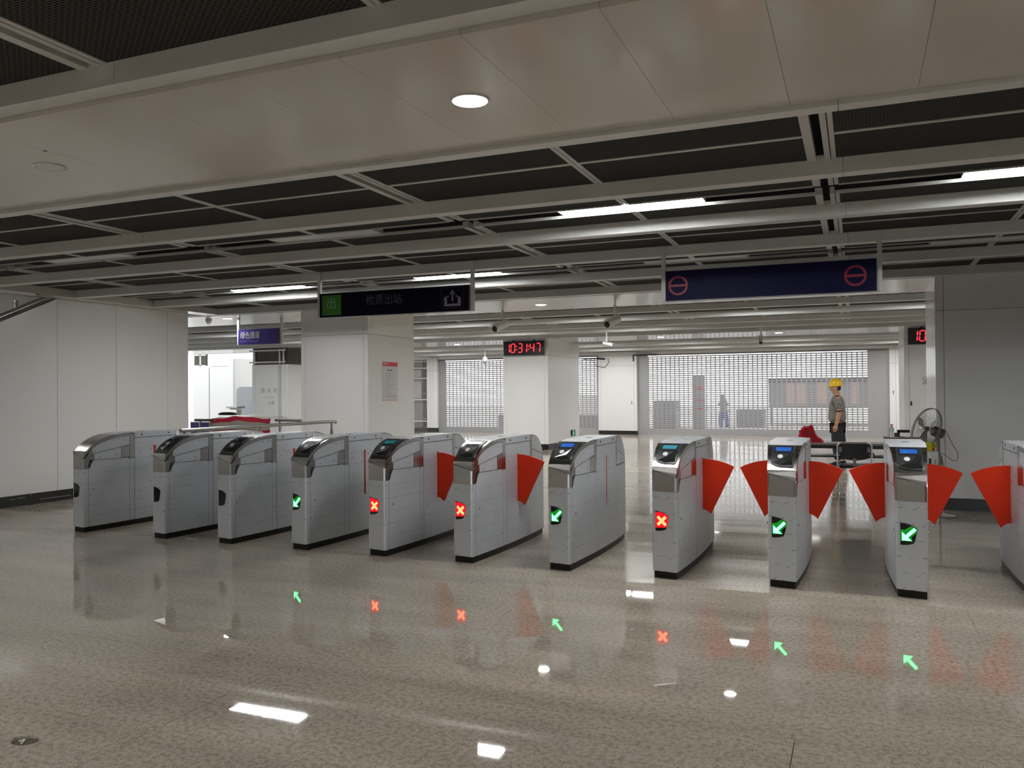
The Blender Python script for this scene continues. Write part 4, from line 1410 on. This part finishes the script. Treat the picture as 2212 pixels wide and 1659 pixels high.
MB().box(-.33, .6, -.19, -.17, .68, .725).build('apron', M_dark, tb2)
for x in (-.3, .58):
    for y in (-.17, .22):
        MB().tube([(x, y, 0), (x, y, .725)], .014, 8).build('leg', M_dark, tb2)
bt = empty('water_bottle', (.49, 14.25, .752), 'clear water bottle with a red cap on the black side table', 'bottle')
MB().lathe([(.001, 0), (.034, .002), (.036, .03), (.034, .08), (.036, .13), (.03, .155), (.014, .178), (.013, .19)], n=16).build('body', M_glassb, bt, smooth=True)
MB().lathe([(.001, .208), (.0175, .207), (.0175, .188), (.001, .188)], n=12).build('cap', M_red, bt)
mo = empty('black_box', (.63, 14.4, .752), 'small black bracket shaped object beside the water bottle', 'device')
MB().box(-.06, .12, 0, .03, .07, .115).box(-.05, -.02, 0, .03, 0, .07).box(-.06, .05, -.02, .05, 0, .01).build('holder', M_dark, mo)

pt = empty('plastic_tray', (.13, 12.7, .572), 'dark crumpled things on the shelf of the long table', 'clutter')
MB().loft([[(.09 * c_ * s_, .06 * d_ * s_, z + .01 * q) for q, (c_, d_) in enumerate([(1, 0), (.5, .9), (-.6, .8), (-1, 0), (-.5, -.8), (.6, -.8)])] for s_, z in ((1, 0), (.9, .03), (.4, .055))]).build('heap', M_signedge, pt)

ca = empty('equipment_cabinet', (.79, 10.55, 0), 'narrow white equipment cabinet with a black slot behind the rightmost arrow gate', 'cabinet')
MB().rbox(-.07, .045, -.1, .12, 0, .80, .008).build('body', M_offwhite, ca)
MB().box(-.055, -.03, -.104, -.1, .62, .72).build('slot', M_dark, ca)
MB().box(-.055, -.03, -.103, -.1, .73, .78).build('label_plate', M_white, ca)
for k in range(5):
    MB().box(.0, .02, -.104, -.1, .70 - k * .018, .706 - k * .018).build('vent_slit', M_dark, ca)
yb = empty('yellow_bag', (.755, 10.55, .80), 'yellow plastic bag with a red patch on the white cabinet', 'bag')
MB().loft([[((.055 * a) * s_ - .01 * z * 8, .05 * b * s_, z) for (a, b) in [(1, 0), (.6, .8), (-.4, .9), (-1.1, .2), (-.8, -.7), (.3, -.9)]] for s_, z in ((.9, 0), (1.1, .03), (1.25, .07), (1.0, .095), (.6, .1))]).build('sack', M_ybag, yb)
MB().box(.02, .045, -.062, -.055, .01, .035).build('patch', M_red, yb)

rb = empty('red_cloth', (-.60, 12.78, .748), 'red bundled cloth with a dark mark lying on the long table', 'cloth')
pl = [(-.17, .06), (-.155, .09), (-.16, .115), (-.13, .14), (-.12, .155), (-.105, .16), (-.10, .175), (-.085, .165), (-.05, .17), (-.03, .183), (-.01, .185), (.0, .17), (.01, .14), (.03, .09), (.06, .055), (.095, .04), (.12, .01), (.125, 0.0), (-.06, 0), (-.07, .05)]
pl = [(p[0] * 1.2, p[1] * 1.38) for p in pl]
mbq = MB()
mbq.loft([[(p[0] * .86 + .002, y, p[1] * .93) if abs(y) > .05 else (p[0], y, p[1]) for p in pl] for y in (-.07, -.045, .0, .045, .07)])
mbq.build('bundle', M_red, rb, smooth=True)
MB().lathe([(.022, 0), (.02, -.004), (.001, -.005)], c=(-.03, -.068, .135), n=12, axis='y').build('mark', M_dconcrete, rb)
bpy.data.objects['bundle'].name = 'cloth_bundle'

# standing fan
FX, FY = .885, 11.0
fa = empty('standing_fan', (FX, FY, 0), 'grey pedestal fan with a tilted wire cage in front of the right pillar', 'fan')
MB().lathe([(.001, .0), (.17, .0), (.175, .012), (.15, .028), (.05, .04), (.03, .06), (.001, .06)], c=(0, 0, 0), n=28).build('base', M_chrome, fa, smooth=True)
MB().tube([(0, 0, .05), (0, 0, .55), (-.005, 0, .56), (-.01, 0, .8), (-.02, 0, 1.0)], [.014, .014, .02, .022, .03], 12).build('pole', M_beige, fa, smooth=True)
MB().rbox(-.05, .03, -.03, .03, .60, .72, .015).build('control_box', M_beige, fa)
hub = Vector((-.04, -.02, 1.0))
fd = Vector((-.80, -.48, .30)).normalized()
MB().tube([hub + fd * -.10, hub + fd * -.09, hub + fd * .02, hub + fd * .05], [.03, .058, .062, .04], 16).build('motor_housing', M_grey, fa, smooth=True)
cc = hub + fd * .12
upv = Vector((0, 0, 1))
sx = fd.cross(upv).normalized()
sy = sx.cross(fd).normalized()
R_ = .25
cg = MB()
def ring(c, r, tr, n=36, m_=6):
    rings = []
    for k in range(n):
        q = 2 * PI * k / n
        d = math.cos(q) * sx + math.sin(q) * sy
        rings.append([tuple(c + d * (r + tr * math.cos(2 * PI * j / m_)) + fd * (tr * math.sin(2 * PI * j / m_))) for j in range(m_)])
    rings.append(rings[0])
    cg.loft(rings, caps=False)
ring(cc - fd * .005, R_, .006)
ring(cc + fd * .012, R_, .004)
for dz, r in ((.055, .14), (.068, .08), (-.05, .15), (-.062, .09)):
    ring(cc + fd * dz, r, .0014, 30, 4)
for k in range(44):
    q = 2 * PI * k / 44
    d = math.cos(q) * sx + math.sin(q) * sy
    cg.tube([cc + d * .03 + fd * .072, cc + d * .1 + fd * .066, cc + d * .195 + fd * .045, cc + d * R_], .0011, 3, caps=False)
    cg.tube([cc + d * .05 - fd * .068, cc + d * .1 - fd * .062, cc + d * .195 - fd * .042, cc + d * R_], .0011, 3, caps=False)
cg.build('wire_cage', M_grey, fa)
bl_ = MB()
for k in range(3):
    q0 = 2 * PI * k / 3 + .4
    rr = []
    for i in range(7):
        t = i / 6
        r0 = .03 + .185 * t
        wv = .30 + .45 * math.sin(PI * min(1, t * .9 + .1))
        ring_ = []
        for j in range(5):
            a = q0 + wv * (j / 4 - .3)
            d = math.cos(a) * sx + math.sin(a) * sy
            ring_.append(tuple(cc + d * r0 + fd * (-.015 + .035 * (j / 4))))
        rr.append(ring_)
    bl_.loft(rr, caps=False, closed=False)
bl_.lathe([(.001, 0), (.001, 0)], c=tuple(cc), n=4)
bl_.build('blades', M_grey, fa, smooth=True)
MB().tube([cc - fd * .02, cc + fd * .03], [.03, .022], 12).build('hub_cap', M_grey, fa, smooth=True)
MB().tube([(.06, .0, 1.03), (.085, 0, .98), (.11, .0, .92), (.15, 0, .83), (.19, 0, .76), (.2, 0, .70), (.18, 0, .66), (.14, 0, .66), (.09, 0, .70), (.03, 0, .745), (.0, -.03, .73)], .004, 6).build('cord', M_grey, fa, smooth=True)
MB().tube([(.02, -.03, .7), (.04, -.03, .62), (.035, -.03, .57), (.01, -.03, .54)], .005, 6).build('spare_cord', M_grey, fa, smooth=True)

# ================================================================== THE MAN IN THE YELLOW HELMET
# faces -X (to the left of the picture); z up, Y = 17.6
man = empty('person', (-.375, 17.6, 0), 'man in a yellow helmet, grey short-sleeved shirt and black trousers, facing left', 'person')


def skinned(name, verts, edges, radii, material, parent, sub=2, root=0):
    me = bpy.data.meshes.new(name)
    me.from_pydata(verts, edges, [])
    o = bpy.data.objects.new(name, me)
    COL.objects.link(o)
    md = o.modifiers.new('s', 'SKIN')
    sv = me.skin_vertices[0].data
    for i, r in enumerate(radii):
        sv[i].radius = r if isinstance(r, tuple) else (r, r)
        sv[i].use_root = (i == root)
    md.use_smooth_shade = True
    m2 = o.modifiers.new('u', 'SUBSURF'); m2.levels = sub; m2.render_levels = sub
    dg = bpy.context.evaluated_depsgraph_get()
    me2 = bpy.data.meshes.new_from_object(o.evaluated_get(dg))
    bpy.data.objects.remove(o, do_unlink=True)
    me2.materials.clear(); me2.materials.append(material)
    for p in me2.polygons: p.use_smooth = True
    q = link(name, me2, parent)
    return q


# body: pelvis, spine, neck, head, arms, legs   (x forward = -X)
B = {
    'pel': (0, 0, .86), 'ab': (0.0, 0, .98), 'chest': (.0, 0, 1.18), 'uch': (.012, 0, 1.30), 'nk': (.0, 0, 1.40), 'nk2': (-.02, 0, 1.46), 'hd': (-.03, 0, 1.53), 'hd2': (-.025, 0, 1.60),
    'sN': (.02, -.17, 1.33), 'eN': (.045, -.215, 1.07), 'wN': (-.0, -.225, .86), 'pN': (-.02, -.222, .80),
    'sF': (.02, .17, 1.33), 'eF': (.03, .215, 1.07), 'wF': (-.03, .22, .86), 'pF': (-.04, .22, .80),
    'hN': (.01, -.09, .82), 'kN': (-.015, -.095, .47), 'aN': (.02, -.095, .09), 'tN': (-.10, -.1, .04),
    'hF': (.01, .09, .82), 'kF': (.06, .095, .47), 'aF': (.12, .095, .10), 'tF': (.02, .1, .04),
}
E_B = [('pel', 'ab'), ('ab', 'chest'), ('chest', 'uch'), ('uch', 'nk'), ('nk', 'nk2'), ('nk2', 'hd'), ('hd', 'hd2'),
       ('uch', 'sN'), ('sN', 'eN'), ('eN', 'wN'), ('wN', 'pN'), ('uch', 'sF'), ('sF', 'eF'), ('eF', 'wF'), ('wF', 'pF'),
       ('pel', 'hN'), ('hN', 'kN'), ('kN', 'aN'), ('aN', 'tN'), ('pel', 'hF'), ('hF', 'kF'), ('kF', 'aF'), ('aF', 'tF')]
RB = {'pel': (.12, .14), 'ab': (.11, .13), 'chest': (.12, .15), 'uch': (.1, .13), 'nk': .066, 'nk2': .07, 'hd': .108, 'hd2': .10,
      'sN': .06, 'eN': .052, 'wN': .036, 'pN': .036, 'sF': .06, 'eF': .052, 'wF': .036, 'pF': .036,
      'hN': .082, 'kN': .055, 'aN': .036, 'tN': .03, 'hF': .082, 'kF': .055, 'aF': .036, 'tF': .03}
keys = list(B)
skinned('body', [B[k] for k in keys], [(keys.index(a), keys.index(b)) for a, b in E_B], [RB[k] for k in keys], M_skin, man)
# shirt: torso + sleeves, wider than the body
T = {'hem': (.0, 0, .84), 'w': (-.0, 0, .97), 'c': (.0, 0, 1.15), 'u': (.014, 0, 1.30), 'col': (.0, 0, 1.385),
     'sN': (.02, -.165, 1.325), 'mN': (.042, -.205, 1.20), 'cN': (.048, -.218, 1.115), 'sF': (.02, .165, 1.325), 'mF': (.035, .205, 1.20), 'cF': (.04, .218, 1.115)}
kT = list(T)
E_T = [('hem', 'w'), ('w', 'c'), ('c', 'u'), ('u', 'col'), ('u', 'sN'), ('sN', 'mN'), ('mN', 'cN'), ('u', 'sF'), ('sF', 'mF'), ('mF', 'cF')]
RT = {'hem': (.185, .19), 'w': (.18, .185), 'c': (.172, .185), 'u': (.148, .168), 'col': (.085, .085), 'sN': .088, 'mN': .082, 'cN': .078, 'sF': .088, 'mF': .082, 'cF': .078}
skinned('shirt', [T[k] for k in kT], [(kT.index(a), kT.index(b)) for a, b in E_T], [RT[k] for k in kT], M_shirt, man)
Q = {'p': (.005, 0, .86), 'hN': (.005, -.08, .78), 'kN': (-.012, -.093, .47), 'aN': (.02, -.095, .10), 'hF': (.01, .08, .78), 'kF': (.062, .093, .47), 'aF': (.12, .095, .11)}
kQ = list(Q)
E_Q = [('p', 'hN'), ('hN', 'kN'), ('kN', 'aN'), ('p', 'hF'), ('hF', 'kF'), ('kF', 'aF')]
RQ = {'p': (.145, .15), 'hN': .13, 'kN': .105, 'aN': .085, 'hF': .13, 'kF': .105, 'aF': .085}
skinned('trousers', [Q[k] for k in kQ], [(kQ.index(a), kQ.index(b)) for a, b in E_Q], [RQ[k] for k in kQ], M_trous, man)
for (x, y) in ((.0, -.095), (.10, .095)):
    MB().loft([[(x + .03, y - .038, 0), (x + .03, y + .038, 0), (x - .16, y + .045, 0), (x - .21, y, 0), (x - .16, y - .045, 0)],
               [(x + .06, y - .04, .03), (x + .06, y + .04, .03), (x - .16, y + .047, .03), (x - .22, y, .03), (x - .16, y - .047, .03)],
               [(x + .055, y - .036, .1), (x + .055, y + .036, .1), (x - .05, y + .036, .1), (x - .055, y, .1), (x - .05, y - .036, .1)]]).build('shoe', M_dark, man, smooth=True)
# face details
fx, fz = -.03, 1.53
MB().loft([[(fx - .082, -.010, fz + .035), (fx - .082, .010, fz + .035), (fx - .078, .012, fz - .02), (fx - .078, -.012, fz - .02)],
           [(fx - .09, -.006, fz + .03), (fx - .09, .006, fz + .03), (fx - .108, .01, fz - .012), (fx - .108, -.01, fz - .012)]]).build('nose', M_skin, man, smooth=True)
MB().box(fx - .091, fx - .07, -.024, .024, fz - .043, fz - .034).build('mouth', mat('lips', (.35, .12, .1), .5, noise=.05), man)
for s in (-1, 1):
    MB().lathe([(.001, -.006), (.011, 0), (.001, .006)], c=(fx - .078, s * .032, fz + .022), n=8, axis='x').build('eye', M_hair, man)
    MB().loft([[(fx + .02 + .02 * math.cos(a), s * .078, fz + .005 + .034 * math.sin(a)) for a in [k * PI / 5 for k in range(10)]],
               [(fx + .03 + .016 * math.cos(a), s * .096, fz + .007 + .03 * math.sin(a)) for a in [k * PI / 5 for k in range(10)]]]).build('ear', M_skin, man, smooth=True)
hr_ = MB()
hr_.loft([[(fx + .02 + .085 * math.cos(a) * q, .086 * math.sin(a) * q, z) for a in [-1.75 + 3.5 * k / 10 for k in range(11)]] for q, z in ((.9, fz - .035), (1.02, fz + .0), (1.03, fz + .06))], caps=False, closed=False)
hr_.loft([[(fx + .0 + .08 * math.cos(a) * q, .08 * math.sin(a) * q, z) for a in [-1.75 + 3.5 * k / 10 for k in range(11)]] for q, z in ((.9, fz - .035), (1.0, fz + .0), (1.0, fz + .06))], caps=False, closed=False)
hr_.build('hair', M_hair, man, smooth=True)
hx, hz = fx + .012, fz + .052
hm = MB()
pr = [(1.0, 0), (1.0, .03), (.96, .065), (.84, .10), (.62, .127), (.32, .142), (.02, .146)]
hm.loft([[(hx + .127 * r_ * math.cos(a), .108 * r_ * math.sin(a), hz + h_) for a in [2 * PI * k / 20 for k in range(20)]] for r_, h_ in pr])
hm.build('helmet', M_yel, man, smooth=True)
MB().loft([[(hx + (.132 + (.055 if math.cos(a) < -.3 else .006) * abs(math.cos(a))) * math.cos(a), .114 * math.sin(a), hz - .004 - (.012 if math.cos(a) < -.3 else 0)) for a in [2 * PI * k / 24 for k in range(24)]],
           [(hx + (.130 + (.05 if math.cos(a) < -.3 else .004) * abs(math.cos(a))) * math.cos(a), .112 * math.sin(a), hz + .006 - (.01 if math.cos(a) < -.3 else 0)) for a in [2 * PI * k / 24 for k in range(24)]]]).build('helmet_brim', M_yel, man, smooth=True)
MB().lathe([(.036, 0), (.036, .004), (.001, .004)], c=(.045, -.273, 1.2), n=16, axis='y').build('sleeve_badge', M_outdark, man)
MB().lathe([(.022, 0), (.022, .003), (.001, .003)], c=(.045, -.277, 1.195), n=12, axis='y').build('badge_emblem', mat('badge_teal', (.1, .3, .3), .5, noise=.05), man)
MB().box(-.02, .05, -.2, -.14, 1.388, 1.396).build('shoulder_tab', M_hair, man)
MB().lathe([(.072, 0), (.074, .01), (.072, .02)], c=(.047, -.218, 1.085), n=16).build('sleeve_cuff', M_hair, man)
MB().box(-.045, -.005, -.192, -.185, .74, .765).build('pocket_tag', M_offwhite, man)
# hands: palm, four fingers and thumb each
for s in (-1, 1):
    pm = Vector(B['pN'] if s < 0 else B['pF'])
    mb = MB()
    mb.loft([[(pm.x + a * .034, pm.y + s * b * .014, pm.z + .02) for a, b in ((-1, -1), (1, -1), (1, 1), (-1, 1))],
             [(pm.x - .004 + a * .04, pm.y + s * b * .015, pm.z - .05) for a, b in ((-1, -1), (1, -1), (1, 1), (-1, 1))]])
    for k, ln in enumerate((.062, .072, .068, .052)):
        x = pm.x - .034 + k * .02
        mb.tube([(x, pm.y, pm.z - .04), (x - .004, pm.y, pm.z - .05 - ln * .45), (x - .012, pm.y - s * .012, pm.z - .05 - ln * .8), (x - .018, pm.y - s * .022, pm.z - .05 - ln)], [.0095, .009, .008, .006], 7)
    mb.tube([(pm.x - .03, pm.y, pm.z - .005), (pm.x - .05, pm.y - s * .012, pm.z - .035), (pm.x - .054, pm.y - s * .02, pm.z - .065)], [.011, .01, .007], 7)
    mb.build('hand', M_skin, man, smooth=True)

# ================================================================== OUTSIDE, seen through the shutters
og = MB().box(-60, 30, 29.0, 90, -.22, -.02).build('ground_outside', M_ground, kind='structure')
def outbox(name, x0, x1, y, z0, z1, material, label, cat, d=1.0, extra=None):
    t = empty(name, ((x0 + x1) / 2, y, 0), label, cat)
    MB().rbox(-(x1 - x0) / 2, (x1 - x0) / 2, 0, d, z0 - .02, z1, .03).build('body', material, t)
    return t
t = outbox('utility_cabinet', -7.8, -6.88, 34, 0, 1.13, M_outgrey, 'grey utility cabinet outside behind the left end of the big shutter', 'cabinet')
MB().box(-.01, .01, -.01, 0, .1, 1.0).build('door_gap', M_outdark, t)
t = outbox('notice_pillar', -6.2, -5.72, 34, 0, 2.16, M_outgrey, 'tall grey notice panel with red marks outside behind the big shutter', 'sign', .2)
for z in (.75, 1.1, 1.55, 1.65):
    MB().box(-.1, .2, -.01, 0, z, z + .05).build('red_mark', M_red, t)
t = outbox('site_office', -3.6, 2.6, 38, .8, 2.0, M_outgrey, 'long grey site hut outside behind the right half of the big shutter', 'building', 2.5)
MB().box(-3.1, 3.1, -.1, 0, 1.85, 2.05).build('roof_edge', M_outdark, t)
for x in (-2.2, -1.75, -.9, .4):
    MB().box(x - .17, x + .17, -.02, 0, .9, 1.8).build('door', M_outpink, t)
for x in (-3.0, -.2, 1.3, 3.0):
    MB().box(x - .05, x + .05, .1, .3, -.02, .8).build('stilt', M_outgrey, t)
t = outbox('crate_stack', -2.6 - 2.0, -3.5, 35, 0, .75, M_outgrey, 'grey crates outside near the middle of the big shutter', 'crate', .8)
t = outbox('low_barrier', -14.4, -9.2, 33, .0, .55, M_outgrey, 'low grey barrier outside behind the left shutter', 'barrier', .3)
t = outbox('gate_post', -13.6, -13.3, 36, .0, 1.35, M_outgrey, 'slim grey post outside behind the left shutter', 'post', .3)
t = outbox('fence_panel', -12.0, -9.2, 37, .0, 1.36, M_white, 'pale site fence outside behind the left shutter', 'fence', .08)
t = empty('outside_worker', (-5.05, 34.5, -.07), 'distant figure in blue trousers and grey top outside behind the shutter', 'person')
Bw = {'p': (0, 0, .85), 'c': (.03, 0, 1.1), 'n': (.0, 0, 1.28), 'h': (-.02, 0, 1.45), 'a': (-.2, 0, .95), 'a2': (.2, .1, .95), 'k': (-.08, -.1, .45), 'f': (-.08, -.1, .05), 'k2': (.1, .1, .45), 'f2': (.14, .1, .05)}
kW = list(Bw)
skinned('body', [Bw[k] for k in kW], [(0, 1), (1, 2), (2, 3), (2, 4), (2, 5), (0, 6), (6, 7), (0, 8), (8, 9)], [.13, .14, .07, .1, .05, .05, .08, .06, .08, .06], M_outgrey, t, 1)
skinned('trousers', [Bw['p'], Bw['k'], Bw['f'], Bw['k2'], Bw['f2']], [(0, 1), (1, 2), (0, 3), (3, 4)], [.15, .1, .08, .1, .08], M_bluec, t, 1)
